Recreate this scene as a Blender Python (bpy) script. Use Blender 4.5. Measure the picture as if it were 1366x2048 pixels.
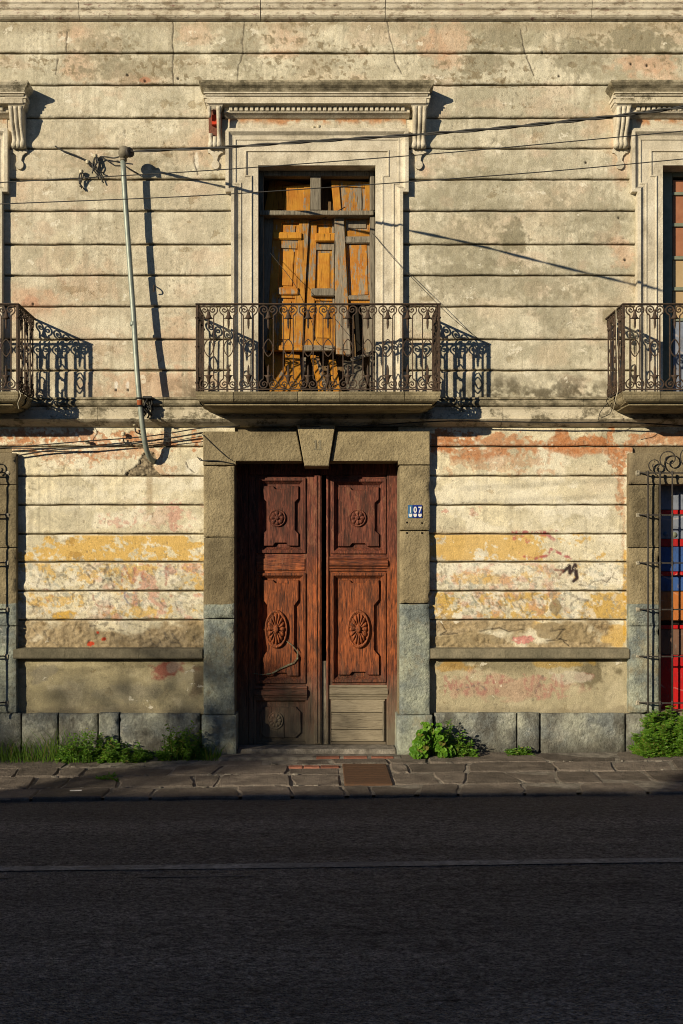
import bpy, bmesh, math, random
import numpy as np
from mathutils import Vector, Matrix, Quaternion

for o in list(bpy.data.objects): bpy.data.objects.remove(o, do_unlink=True)
SC = bpy.context.scene
COL = SC.collection

# ------------------------------------------------------------------ camera
# wall plane is Y = 0, the street runs along X, the camera stands 10 m in front
CAMH = 1.8
cam_d = bpy.data.cameras.new('camera'); cam = bpy.data.objects.new('camera', cam_d)
COL.objects.link(cam); SC.camera = cam
cam.location = (0, -10, CAMH); cam.rotation_euler = (math.radians(90), 0, 0)
cam_d.sensor_fit = 'HORIZONTAL'; cam_d.sensor_width = 36
cam_d.lens = 36 * 2000 / 1366
cam_d.shift_x = 43 / 1366; cam_d.shift_y = 116 / 1366
cam_d.clip_end = 2000; cam_d.clip_start = 0.05
SC.render.resolution_x = 683; SC.render.resolution_y = 1024

# ------------------------------------------------------------------ light
LD = Vector((1.02, 1.0, -0.46)).normalized()          # travel direction of sunlight
elev = math.asin(-LD.z); az = math.atan2(-LD.x, -LD.y)
w = bpy.data.worlds.new('World'); SC.world = w; w.use_nodes = True
nt = w.node_tree; nt.nodes.clear()
sky = nt.nodes.new('ShaderNodeTexSky'); sky.sky_type = 'NISHITA'; sky.sun_disc = False
sky.sun_elevation = elev; sky.sun_rotation = az; sky.air_density = 1.0; sky.dust_density = 0.4; sky.ozone_density = 6.0
bg = nt.nodes.new('ShaderNodeBackground'); bg.inputs['Strength'].default_value = 0.05
wo = nt.nodes.new('ShaderNodeOutputWorld')
nt.links.new(sky.outputs[0], bg.inputs[0]); nt.links.new(bg.outputs[0], wo.inputs[0])
sd = bpy.data.lights.new('sun', 'SUN'); sun = bpy.data.objects.new('sun', sd); COL.objects.link(sun)
sd.energy = 5.0; sd.angle = math.radians(0.53); sd.color = (1.0, 0.86, 0.62)
sun.rotation_euler = LD.to_track_quat('-Z', 'Y').to_euler(); sun.location = (-12, -12, 9)
SC.view_settings.view_transform = 'Standard'; SC.view_settings.look = 'None'
SC.view_settings.exposure = 0.2; SC.view_settings.gamma = 1.0
SC.view_settings.use_curve_mapping = False
SC.cycles.pixel_filter_type = 'BLACKMAN_HARRIS'; SC.cycles.filter_width = 1.0

# ------------------------------------------------------------------ helpers
R = random.Random(7)
def wx(u, y=0.0): return (u - 640) / 200 * (1 + y / 10)
def wz(v, y=0.0): return CAMH + (1140 - v) / 200 * (1 + y / 10)
def P(u, v, y=0.0): return Vector((wx(u, y), y, wz(v, y)))
SLOPE = 0.011
def gz(x): return SLOPE * (x - 3.6)                    # the street falls gently to the left

def smooth(a, b, x):
    t = np.clip((x - a) / (b - a), 0, 1); return t * t * (3 - 2 * t)
_tab = np.random.RandomState(3).rand(256, 256)
def vnoise(x, y, seed=0):
    x = np.asarray(x, float) + seed * 17.31; y = np.asarray(y, float) + seed * 9.77
    xi = np.floor(x).astype(int); yi = np.floor(y).astype(int)
    fx = x - xi; fy = y - yi; fx = fx * fx * (3 - 2 * fx); fy = fy * fy * (3 - 2 * fy)
    a = _tab[xi & 255, yi & 255]; b = _tab[(xi + 1) & 255, yi & 255]
    c = _tab[xi & 255, (yi + 1) & 255]; d = _tab[(xi + 1) & 255, (yi + 1) & 255]
    return (a * (1 - fx) + b * fx) * (1 - fy) + (c * (1 - fx) + d * fx) * fy
def fbm(x, y, seed=0, o=4):
    s = 0; a = 1; t = 0
    for i in range(o):
        s = s + a * vnoise(x * 2 ** i, y * 2 ** i, seed + i * 3); t += a; a *= .55
    return s / t

def tag(o, label=None, cat=None, group=None, kind=None):
    if label: o['label'] = label
    if cat: o['category'] = cat
    if group: o['group'] = group
    if kind: o['kind'] = kind
    return o
WLOC = {}
def wloc(o): return WLOC.get(o.name, Vector((0, 0, 0)))
def empty(name, loc=(0, 0, 0), parent=None):
    o = bpy.data.objects.new(name, None); COL.objects.link(o); o.empty_display_size = .1
    loc = Vector(loc)
    if parent: o.parent = parent; o.location = loc - wloc(parent)
    else: o.location = loc
    WLOC[o.name] = loc.copy(); return o
def inst(src, parent, loc, rotz=0.0, scale=None, name=None):
    o = src.copy(); COL.objects.link(o)
    if name: o.name = name
    loc = Vector(loc); o.parent = parent
    o.location = loc - (wloc(parent) if parent else Vector())
    o.rotation_euler = (0, 0, rotz)
    if scale: o.scale = scale
    WLOC[o.name] = loc; return o

class MB:
    def __init__(s): s.v = []; s.f = []; s.sm = []
    def add(s, vs, fs, sm=False):
        n = len(s.v); s.v += [tuple(p) for p in vs]
        for f in fs: s.f.append([i + n for i in f]); s.sm.append(sm)
        return s
    def box(s, x0, x1, y0, y1, z0, z1):
        return s.add([(x, y, z) for x in (x0, x1) for y in (y0, y1) for z in (z0, z1)],
              [(0, 1, 3, 2), (4, 6, 7, 5), (0, 4, 5, 1), (2, 3, 7, 6), (0, 2, 6, 4), (1, 5, 7, 3)])
    def cbox(s, x0, x1, y0, y1, z0, z1, c=.01, j=0.0):
        c = min(c, (x1 - x0) * .45, (y1 - y0) * .45, (z1 - z0) * .45)
        vs = []; idx = {}
        for a in (0, 1):
            for b in (0, 1):
                for d in (0, 1):
                    p = [(x0, x1)[a], (y0, y1)[b], (z0, z1)[d]]
                    ins = [c if t == 0 else -c for t in (a, b, d)]
                    for ax in range(3):           # vertex on the face whose normal is axis ax
                        q = [p[i] + (0 if i == ax else ins[i]) for i in range(3)]
                        if j: q = [t + R.uniform(-j, j) for t in q]
                        idx[(a, b, d, ax)] = len(vs); vs.append(q)
        fs = []
        for ax in range(3):
            o = [i for i in range(3) if i != ax]
            for sgn in (0, 1):
                ring = []
                for (p, q) in ((0, 0), (1, 0), (1, 1), (0, 1)):
                    k = [0, 0, 0]; k[ax] = sgn; k[o[0]] = p; k[o[1]] = q; ring.append(idx[tuple(k) + (ax,)])
                fs.append(ring)
        for ax in range(3):                        # edges parallel to ax
            o = [i for i in range(3) if i != ax]
            for p in (0, 1):
                for q in (0, 1):
                    k0 = [0, 0, 0]; k1 = [0, 0, 0]; k1[ax] = 1
                    for k in (k0, k1): k[o[0]] = p; k[o[1]] = q
                    fs.append([idx[tuple(k0) + (o[0],)], idx[tuple(k1) + (o[0],)], idx[tuple(k1) + (o[1],)], idx[tuple(k0) + (o[1],)]])
        for a in (0, 1):
            for b in (0, 1):
                for d in (0, 1): fs.append([idx[(a, b, d, 0)], idx[(a, b, d, 1)], idx[(a, b, d, 2)]])
        return s.add(vs, fs)
    def ubox(s, u0, u1, v0, v1, yf, yb, c=0.0, j=0.0):
        a = (wx(u0, yf), wx(u1, yf), yf, yb, wz(v1, yf), wz(v0, yf))
        return s.cbox(*a, c=c, j=j) if c else s.box(*a)
    def rbox(s, u0, u1, v0, v1, yf, yb, chip=1.0, step=.024):
        """stone block whose front face is a displaced grid with worn, chipped arrises"""
        x0, x1, z0, z1 = wx(u0, yf), wx(u1, yf), wz(v1, yf), wz(v0, yf)
        nx = max(4, int((x1 - x0) / step)); nz = max(4, int((z1 - z0) / step))
        gx = np.linspace(0, 1, nx + 1); gzz = np.linspace(0, 1, nz + 1)
        X, Z = np.meshgrid(x0 + (x1 - x0) * gx, z0 + (z1 - z0) * gzz, indexing='ij')
        e = np.minimum(np.minimum(X - x0, x1 - X), np.minimum(Z - z0, z1 - Z))
        n1 = fbm(X * 22, Z * 22, 201, 3); n2 = fbm(X * 5, Z * 5, 202, 4); n3 = fbm(X * 9, Z * 9, 203, 3)
        ed = smooth(.026, 0, e + (n1 - .5) * .03 * chip)
        big = smooth(.62, .74, n3) * smooth(.05, 0, e)
        Y = yf + ed * .010 * chip + big * .016 * chip - (n2 - .5) * .010 - (n1 - .5) * .004
        cx, cz = (x0 + x1) / 2, (z0 + z1) / 2
        k = np.where(e < 1e-6, .0045 * chip * (n1 + .8 * big), 0)
        X2 = X - np.sign(X - cx) * k * (np.minimum(X - x0, x1 - X) < 1e-6); Z2 = Z - np.sign(Z - cz) * k * (np.minimum(Z - z0, z1 - Z) < 1e-6)
        vs = np.stack([X2, Y, Z2], -1).reshape(-1, 3).tolist(); m = nz + 1
        fs = [[i * m + j, (i + 1) * m + j, (i + 1) * m + j + 1, i * m + j + 1] for i in range(nx) for j in range(nz)]
        s.add(vs, fs, True)
        rim = [i * m for i in range(nx + 1)] + [nx * m + j for j in range(1, m)] + [i * m + m - 1 for i in range(nx - 1, -1, -1)] + [j for j in range(m - 2, 0, -1)]
        a = [vs[i] for i in rim]; b = [(p[0], yb, p[2]) for p in a]; q = len(a)
        s.add(a + b, [[i, (i + 1) % q, q + (i + 1) % q, q + i] for i in range(q)])
        return s
    def prism(s, poly, y0, y1, inset=0.0, dz=0.0):
        """poly of (x, z); front at y0, back at y1; inset shrinks the front towards the centroid and steps back by dz"""
        n = len(poly); cx = sum(p[0] for p in poly) / n; cz = sum(p[1] for p in poly) / n
        if inset:
            fr = []
            for (x, z) in poly:
                d = math.hypot(x - cx, z - cz) or 1
                fr.append((x - (x - cx) / d * inset, z - (z - cz) / d * inset))
            vs = [(x, y0, z) for x, z in fr] + [(x, y0 + dz, z) for x, z in poly] + [(x, y1, z) for x, z in poly]
            k = 3
        else:
            vs = [(x, y0, z) for x, z in poly] + [(x, y1, z) for x, z in poly]; k = 2
        fs = [list(range(n))]
        for r in range(k - 1):
            for i in range(n):
                j = (i + 1) % n
                fs.append([r * n + i, (r + 1) * n + i, (r + 1) * n + j, r * n + j])
        fs.append([(k - 1) * n + i for i in range(n)][::-1])
        return s.add(vs, fs)
    def ushape(s, x0, x1, prof, yb=0.03, sm=False, off=0.0):
        """moulding with returned ends: prof = [(projection, z)...], wraps left side, front and right side"""
        vs = []; m = 4
        for (p, z) in prof: vs += [(x0 - p + off, yb, z), (x0 - p + off, -p, z), (x1 + p - off, -p, z), (x1 + p - off, yb, z)]
        fs = []
        for i in range(len(prof) - 1):
            for j in range(3): fs.append([i * m + j, i * m + j + 1, (i + 1) * m + j + 1, (i + 1) * m + j])
        e = (len(prof) - 1) * m
        fs.append([0, 3, 2, 1]); fs.append([e, e + 1, e + 2, e + 3])
        return s.add(vs, fs, sm)
    def extr(s, x0, x1, prof, yb=0.03):
        """straight moulding along x with capped ends; prof = [(projection, z)...] from top to bottom"""
        pr = [(-p, z) for p, z in prof] + [(yb, prof[-1][1]), (yb, prof[0][1])]
        n = len(pr); vs = [(x0, y, z) for y, z in pr] + [(x1, y, z) for y, z in pr]
        fs = [[i, (i + 1) % n, n + (i + 1) % n, n + i] for i in range(n)] + [list(range(n))[::-1], list(range(n, 2 * n))]
        return s.add(vs, fs)
    def tube(s, pts, r, n=8, sm=True, cap=True):
        pts = [Vector(p) for p in pts]; m = len(pts); rs = r if isinstance(r, (list, tuple)) else [r] * m
        T = []
        for i in range(m):
            t = pts[min(i + 1, m - 1)] - pts[max(i - 1, 0)]
            T.append(t.normalized() if t.length > 1e-9 else Vector((0, 0, 1)))
        up = Vector((0, 0, 1)) if abs(T[0].z) < .9 else Vector((0, 1, 0))
        nrm = T[0].cross(up).normalized(); vs = []
        for i in range(m):
            nrm = (nrm - T[i] * nrm.dot(T[i])).normalized(); b = T[i].cross(nrm)
            for k in range(n):
                a = 2 * math.pi * k / n
                vs.append(pts[i] + (nrm * math.cos(a) + b * math.sin(a)) * rs[i])
        fs = [[i * n + k, i * n + (k + 1) % n, (i + 1) * n + (k + 1) % n, (i + 1) * n + k] for i in range(m - 1) for k in range(n)]
        if cap: fs += [list(range(n))[::-1], [(m - 1) * n + k for k in range(n)]]
        return s.add(vs, fs, sm)
    def ribbon(s, pts, wd, t, y=0.0):
        """flat bar following a planar path of (x, z)"""
        m = len(pts); vs = []
        for i in range(m):
            a = Vector(pts[max(i - 1, 0)]); b = Vector(pts[min(i + 1, m - 1)]); d = (b - a)
            d = d.normalized() if d.length > 1e-9 else Vector((0, 1)); nx, nz = -d.y, d.x
            ww = wd[i] if isinstance(wd, list) else wd
            x, z = pts[i]
            vs += [(x + nx * ww / 2, y - t / 2, z + nz * ww / 2), (x - nx * ww / 2, y - t / 2, z - nz * ww / 2),
                   (x - nx * ww / 2, y + t / 2, z - nz * ww / 2), (x + nx * ww / 2, y + t / 2, z + nz * ww / 2)]
        fs = [[i * 4 + k, i * 4 + (k + 1) % 4, (i + 1) * 4 + (k + 1) % 4, (i + 1) * 4 + k] for i in range(m - 1) for k in range(4)]
        fs += [[3, 2, 1, 0], [(m - 1) * 4 + k for k in range(4)]]
        return s.add(vs, fs)
    def lathe(s, o, prof, ax=(0, 0, 1), n=12, sm=True, flat=1.0):
        o = Vector(o); ax = Vector(ax).normalized()
        a = ax.cross(Vector((0, 1, 0)) if abs(ax.y) < .9 else Vector((1, 0, 0))).normalized(); b = ax.cross(a)
        vs = []
        for (r, h) in prof:
            for k in range(n):
                t = 2 * math.pi * k / n
                vs.append(o + ax * h + a * (r * math.cos(t)) + b * (r * math.sin(t) * flat))
        m = len(prof)
        fs = [[i * n + k, i * n + (k + 1) % n, (i + 1) * n + (k + 1) % n, (i + 1) * n + k] for i in range(m - 1) for k in range(n)]
        fs += [list(range(n))[::-1], [(m - 1) * n + k for k in range(n)]]
        return s.add(vs, fs, sm)
    def qbox(s, q, y0, y1, a0, a1, b0, b1, c=0.004):
        """box inside a skewed quad q = px corners TL,TR,BR,BL; a along width, b down"""
        def pt(a, b, y, i=0.0):
            tl, tr, br, bl = q
            u = (tl[0] * (1 - a) + tr[0] * a) * (1 - b) + (bl[0] * (1 - a) + br[0] * a) * b
            v = (tl[1] * (1 - a) + tr[1] * a) * (1 - b) + (bl[1] * (1 - a) + br[1] * a) * b
            return P(u, v, y)
        wpx = max(abs(q[1][0] - q[0][0]), 1); hpx = max(abs(q[3][1] - q[0][1]), 1)
        ia = c * 200 / wpx; ib = c * 200 / hpx
        vs = [pt(a0 + ia, b0 + ib, y0), pt(a1 - ia, b0 + ib, y0), pt(a1 - ia, b1 - ib, y0), pt(a0 + ia, b1 - ib, y0),
              pt(a0, b0, y0 + c), pt(a1, b0, y0 + c), pt(a1, b1, y0 + c), pt(a0, b1, y0 + c)]
        o = [pt(a0, b0, y0 + c), pt(a1, b0, y0 + c), pt(a1, b1, y0 + c), pt(a0, b1, y0 + c)]
        vs += [Vector((p.x, y1, p.z)) for p in o]
        fs = [(0, 1, 2, 3), (8, 11, 10, 9)]
        for r in (0, 4):
            for i in range(4): j = (i + 1) % 4; fs.append((r + i, r + 4 + i, r + 4 + j, r + j))
        return s.add(vs, fs)
    def build(s, name, mat, parent=None, loc=None, smooth=None):
        vs = np.array(s.v, float)
        if parent is not None:
            base = wloc(parent)
        elif loc is not None: base = Vector(loc)
        else:
            mn = vs.min(0); mx = vs.max(0); base = Vector(((mn[0] + mx[0]) / 2, (mn[1] + mx[1]) / 2, mn[2]))
        me = bpy.data.meshes.new(name)
        me.from_pydata((vs - np.array(base)).tolist(), [], s.f)
        sm = s.sm if smooth is None else [smooth] * len(s.f)
        me.polygons.foreach_set('use_smooth', sm)
        bm = bmesh.new(); bm.from_mesh(me); bmesh.ops.recalc_face_normals(bm, faces=bm.faces); bm.to_mesh(me); bm.free()
        me.materials.append(mat); me.update()
        o = bpy.data.objects.new(name, me); COL.objects.link(o)
        if parent is not None: o.parent = parent; o.location = (0, 0, 0)
        else: o.location = base
        WLOC[o.name] = Vector(base); return o

# ------------------------------------------------------------------ materials
class NG:
    def __init__(s, name, rough=.85, spec=.3):
        s.m = bpy.data.materials.new(name); s.m.use_nodes = True; s.t = s.m.node_tree
        s.b = s.t.nodes['Principled BSDF']; s.b.inputs['Roughness'].default_value = rough
        s.b.inputs['Specular IOR Level'].default_value = spec
        s.pos = s.t.nodes.new('ShaderNodeNewGeometry').outputs['Position']
    def n(s, t, **k):
        o = s.t.nodes.new(t)
        for a, b in k.items(): setattr(o, a, b)
        return o
    def L(s, a, b): s.t.links.new(a, b)
    def put(s, sock, val):
        if hasattr(val, 'is_linked'): s.L(val, sock)
        else: sock.default_value = val if not isinstance(val, tuple) else (val + (1,) if len(val) == 3 and sock.type == 'RGBA' else val)
    def vec(s, scale=(1, 1, 1), off=(0, 0, 0), src=None):
        m = s.n('ShaderNodeMapping'); s.L(src or s.pos, m.inputs[0]); m.inputs['Scale'].default_value = scale
        m.inputs['Location'].default_value = off; return m.outputs[0]
    def noise(s, scale, detail=4, rough=.55, vec=None, dist=0.0):
        o = s.n('ShaderNodeTexNoise'); s.L(vec or s.pos, o.inputs['Vector']); o.inputs['Scale'].default_value = scale
        o.inputs['Detail'].default_value = detail; o.inputs['Roughness'].default_value = rough; o.inputs['Distortion'].default_value = dist
        return o.outputs['Fac']
    def vor(s, scale, feat='F1', vec=None):
        o = s.n('ShaderNodeTexVoronoi', feature=feat); s.L(vec or s.pos, o.inputs['Vector']); o.inputs['Scale'].default_value = scale
        return o.outputs['Distance']
    def ramp(s, f, stops):
        o = s.n('ShaderNodeValToRGB'); s.L(f, o.inputs[0]); e = o.color_ramp.elements
        while len(e) < len(stops): e.new(.5)
        for i, (p, c) in enumerate(stops):
            e[i].position = p; e[i].color = (c, c, c, 1) if not isinstance(c, tuple) else c + (1,)
        return o.outputs[0]
    def mix(s, f, a, b, mode='MIX'):
        o = s.n('ShaderNodeMix', data_type='RGBA', blend_type=mode)
        s.put(o.inputs[0], f); s.put(o.inputs[6], a); s.put(o.inputs[7], b); return o.outputs[2]
    def math(s, op, a, b=0.0, clamp=False):
        o = s.n('ShaderNodeMath', operation=op, use_clamp=clamp); s.put(o.inputs[0], a); s.put(o.inputs[1], b); return o.outputs[0]
    def mr(s, x, a, b, c=0.0, d=1.0):
        o = s.n('ShaderNodeMapRange'); s.put(o.inputs[0], x)
        for i, q in enumerate((a, b, c, d)): o.inputs[i + 1].default_value = q
        return o.outputs[0]
    def sep(s, ax, src=None):
        o = s.n('ShaderNodeSeparateXYZ'); s.L(src or s.pos, o.inputs[0]); return o.outputs[ax]
    def bump(s, h, dist=.01, strength=1.0):
        o = s.n('ShaderNodeBump'); s.L(h, o.inputs['Height']); o.inputs['Distance'].default_value = dist
        o.inputs['Strength'].default_value = strength; s.L(o.outputs[0], s.b.inputs['Normal'])
    def col(s, c): s.put(s.b.inputs['Base Color'], c); return s
    def rand(s):
        return s.n('ShaderNodeObjectInfo').outputs['Random']

def mat_plaster():
    g = NG('weathered_plaster', .92, .15)
    a = g.n('ShaderNodeAttribute', attribute_name='Col').outputs['Color']
    f = g.ramp(g.noise(75, 6, .85), [(.3, .70), (.7, 1.26)])
    c = g.mix(1.0, a, f, 'MULTIPLY')
    pit = g.ramp(g.noise(190, 2, .6), [(.6, 1.0), (.78, .66)])
    c = g.mix(1.0, c, pit, 'MULTIPLY')
    st = g.ramp(g.noise(17, 8, .78, vec=g.vec((1, 1, 1.25), (4, 4, 4))), [(.50, 1.0), (.60, .80), (.70, .62)])
    c = g.mix(g.ramp(g.noise(1.7, 4), [(.38, .25), (.62, 1.0)]), c, g.mix(1.0, c, st, 'MULTIPLY'))
    li = g.ramp(g.noise(24, 7, .75, vec=g.vec(off=(8, 1, 6))), [(.56, 1.0), (.66, 1.22)])
    c = g.mix(1.0, c, li, 'MULTIPLY')
    reg = g.ramp(g.noise(.9, 3, vec=g.vec(off=(3, 0, 8))), [(.44, 0.0), (.58, 1.0)])
    f1 = g.math('MULTIPLY', g.ramp(g.noise(3.4, 10, .66, vec=g.vec((1, 1, 1.3))), [(.592, 0.0), (.602, 1.0)]), reg)
    c = g.mix(g.math('MULTIPLY', f1, .8), c, g.mix(1.0, c, (.68, .62, .54), 'MULTIPLY'))
    f2 = g.ramp(g.noise(4.6, 10, .7, vec=g.vec((1, 1, 1.2), (9, 3, 1))), [(.632, 0.0), (.640, 1.0)])
    c = g.mix(g.math('MULTIPLY', f2, .65), c, (.76, .72, .61)); g.col(c)
    h = g.math('ADD', g.math('MULTIPLY', g.noise(90, 5, .65), 1.0), g.math('MULTIPLY', g.noise(14, 3), 1.4))
    h = g.math('SUBTRACT', h, g.math('MULTIPLY', f1, .35))
    g.bump(h, .010, .6); return g.m

def mat_stone(name, c1, c2, pit=.35, scale=1.0, bump=.5, paint=None, rnd=.25, rough=.9, dirt=False):
    g = NG(name, rough, .2)
    f = g.noise(5 * scale, 6, .65)
    c = g.ramp(f, [(.3, c1), (.68, c2)])
    c = g.mix(1.0, c, g.ramp(g.noise(70 * scale, 4, .7), [(.3, .78), (.7, 1.2)]), 'MULTIPLY')
    r = g.mr(g.rand(), 0, 1, 1 - rnd, 1 + rnd); c = g.mix(1.0, c, r, 'MULTIPLY')
    pits = g.ramp(g.noise(42 * scale, 3, .5), [(.70, 0.0), (.78, 1.0)])
    c = g.mix(g.math('MULTIPLY', pits, .75), c, tuple(x * pit for x in c1))
    if paint:                                          # limewash/paint below a height, rubbed off in places
        z0, pc, pc2 = paint
        e = g.math('ADD', g.sep(2), g.math('MULTIPLY', g.math('SUBTRACT', g.noise(6, 3), .5), .05))
        m = g.mr(e, z0 - .004, z0 + .004, 1, 0)
        p = g.mix(g.ramp(g.noise(3.3, 5, .6), [(.38, 0.0), (.62, 1.0)]), pc, pc2)
        sc = g.ramp(g.noise(9, 6, .8, vec=g.vec((1, 1, 2.0))), [(.56, 0.0), (.70, .75)])
        p = g.mix(sc, p, (.52, .52, .47))
        p = g.mix(1.0, p, g.ramp(g.noise(24, 6, .8), [(.35, .62), (.65, 1.25)]), 'MULTIPLY')
        worn = g.ramp(g.noise(4.3, 6, .7, vec=g.vec(off=(7, 3, 1))), [(.33, .25), (.5, .95)])
        c = g.mix(g.math('MULTIPLY', m, worn), c, p)
    if dirt:                                           # rising damp and splashed mud, ragged upper edge
        e = g.math('ADD', g.sep(2), g.math('MULTIPLY', g.math('SUBTRACT', g.noise(5, 6, .7), .5), .55))
        c = g.mix(g.mr(e, .0, .22, .8, 0), c, (.055, .05, .04))
        c = g.mix(g.ramp(g.noise(3.1, 6, .7, vec=g.vec((1, 1, .6), (2, 9, 4))), [(.48, 0.0), (.60, .8)]), c, (.085, .08, .068))
    g.col(c)
    h = g.math('SUBTRACT', g.math('ADD', g.noise(38 * scale, 6, .7), g.math('MULTIPLY', g.noise(8 * scale, 3), 1.2)), g.math('MULTIPLY', pits, .5))
    g.bump(h, .02, bump); return g.m

def mat_trim():
    g = NG('old_stucco_trim', .9, .15)
    c = g.ramp(g.noise(4, 6, .65), [(.28, (.34, .30, .225)), (.48, (.56, .505, .40)), (.70, (.70, .65, .54))])
    c = g.mix(g.ramp(g.noise(9, 5, .7, vec=g.vec((1, 1, .35), (3, 0, 0))), [(.55, 0.0), (.72, .6)]), c, (.24, .21, .16))
    up = g.sep(2, g.n('ShaderNodeNewGeometry').outputs['Normal'])   # soot and lichen gather on upward ledges
    led = g.math('MULTIPLY', g.mr(up, .15, .8), g.ramp(g.noise(11, 4), [(.3, .4), (.6, 1.0)]))
    c = g.mix(g.math('MULTIPLY', led, .8), c, (.10, .088, .065))
    c = g.mix(1.0, c, g.ramp(g.noise(70, 4, .7), [(.3, .8), (.7, 1.16)]), 'MULTIPLY')
    g.col(c); g.bump(g.math('ADD', g.noise(75, 5, .65), g.noise(16, 3)), .01, .5); return g.m

def mat_soot():
    g = NG('lichen_blackened_stucco', .92, .1)
    c = g.ramp(g.noise(7, 6, .75, vec=g.vec((1, 1, 1.6))), [(.32, (.065, .058, .042)), (.48, (.20, .175, .12)), (.60, (.38, .335, .24)), (.76, (.56, .50, .38))])
    g.col(c); g.bump(g.math('ADD', g.noise(80, 5, .7), g.noise(18, 3)), .014, .6); return g.m

def mat_wood(name, stops, gray=None, mid=None, peel=None, grain=1.0, bump=.5, rough=.7, rotx=False):
    """stops colour by fine vertical grain; gray=(z0,z1,colour) bleaches downwards; peel=(colour, level)"""
    g = NG(name, rough, .3)
    st = (9, 9, .7) if not rotx else (.7, 9, 9)
    v = g.vec(st); gr = g.noise(9 * grain, 8, .72, vec=v, dist=.9)
    c = g.ramp(gr, stops)
    if peel:
        pc, pc2, lv = peel
        k = g.noise(6.5, 9, .78, vec=g.vec((2.6, 1, .6))); k = g.math('ADD', k, g.math('MULTIPLY', g.math('SUBTRACT', g.rand(), .5), .22))
        m = g.ramp(k, [(lv - .008, 0.0), (lv + .012, 1.0)])
        p = g.ramp(g.noise(9, 5, .6), [(.35, pc), (.65, pc2)])
        c = g.mix(m, c, p)
    if mid:                                            # the varnish is burnt orange in this zone
        z0, z1, m1, m2 = mid
        e = g.math('ADD', g.sep(2), g.math('MULTIPLY', g.math('SUBTRACT', g.noise(5, 5, .7, vec=g.vec((3, 3, .5), (4, 4, 4))), .5), .8))
        k = g.math('MULTIPLY', g.mr(e, z1 - .25, z1, 1, 0), g.mr(e, z0, z0 + .25))
        c = g.mix(g.math('MULTIPLY', k, .68), c, g.ramp(gr, [(.38, m1), (.64, m2)]))
    if mid or gray:                                    # dark grime and lost varnish in vertical patches
        c = g.mix(g.ramp(g.noise(3.2, 6, .7, vec=g.vec((2.2, 1, .7), (9, 2, 5))), [(.5, 0.0), (.64, .7)]), c, (.030, .014, .009))
    if gray:
        z0, z1, gc = gray
        e = g.math('ADD', g.sep(2), g.math('MULTIPLY', g.math('SUBTRACT', g.noise(4, 5, .7, vec=g.vec((3, 3, .6))), .5), .9))
        c = g.mix(g.mr(e, z0, z1, 1, 0), c, g.mix(gr, tuple(x * .45 for x in gc), gc))
    c = g.mix(1.0, c, g.mr(g.rand(), 0, 1, .82, 1.15), 'MULTIPLY')
    crack = g.ramp(g.noise(11 * grain, 3, .5, vec=g.vec((7, 7, .28) if not rotx else (.28, 7, 7), (5, 1, 2))), [(.30, .25), (.36, 1.0)])
    c = g.mix(1.0, c, crack, 'MULTIPLY'); g.col(c)
    g.bump(g.math('ADD', gr, g.math('MULTIPLY', crack, .6)), .012, bump); return g.m

def mat_plain(name, c, c2=None, rough=.6, spec=.4, metal=0, scale=20, bump=.2, bd=.004):
    g = NG(name, rough, spec); g.b.inputs['Metallic'].default_value = metal
    c2 = c2 or tuple(x * .6 for x in c)
    g.col(g.ramp(g.noise(scale, 5, .65), [(.35, c), (.68, c2)])); g.bump(g.noise(scale * 2.5, 4, .6), bd, bump); return g.m

def mat_leaf(name, c1, c2):
    g = NG(name, .55, .35)
    r = g.n('ShaderNodeNewGeometry').outputs['Random Per Island']
    c = g.mix(r, c1, c2); c = g.mix(g.ramp(r, [(.91, 0.0), (.93, .8)]), c, (.22, .17, .05)); c = g.mix(1.0, c, g.ramp(g.noise(14, 3), [(.3, .75), (.7, 1.2)]), 'MULTIPLY'); g.col(c)
    tr = g.n('ShaderNodeBsdfTranslucent'); g.L(g.mix(1.0, c, (1.2, 1.25, .5), 'MULTIPLY'), tr.inputs[0])
    ms = g.n('ShaderNodeMixShader'); ms.inputs[0].default_value = .35
    g.L(g.b.outputs[0], ms.inputs[1]); g.L(tr.outputs[0], ms.inputs[2])
    g.L(ms.outputs[0], g.t.nodes['Material Output'].inputs[0]); return g.m

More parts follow.
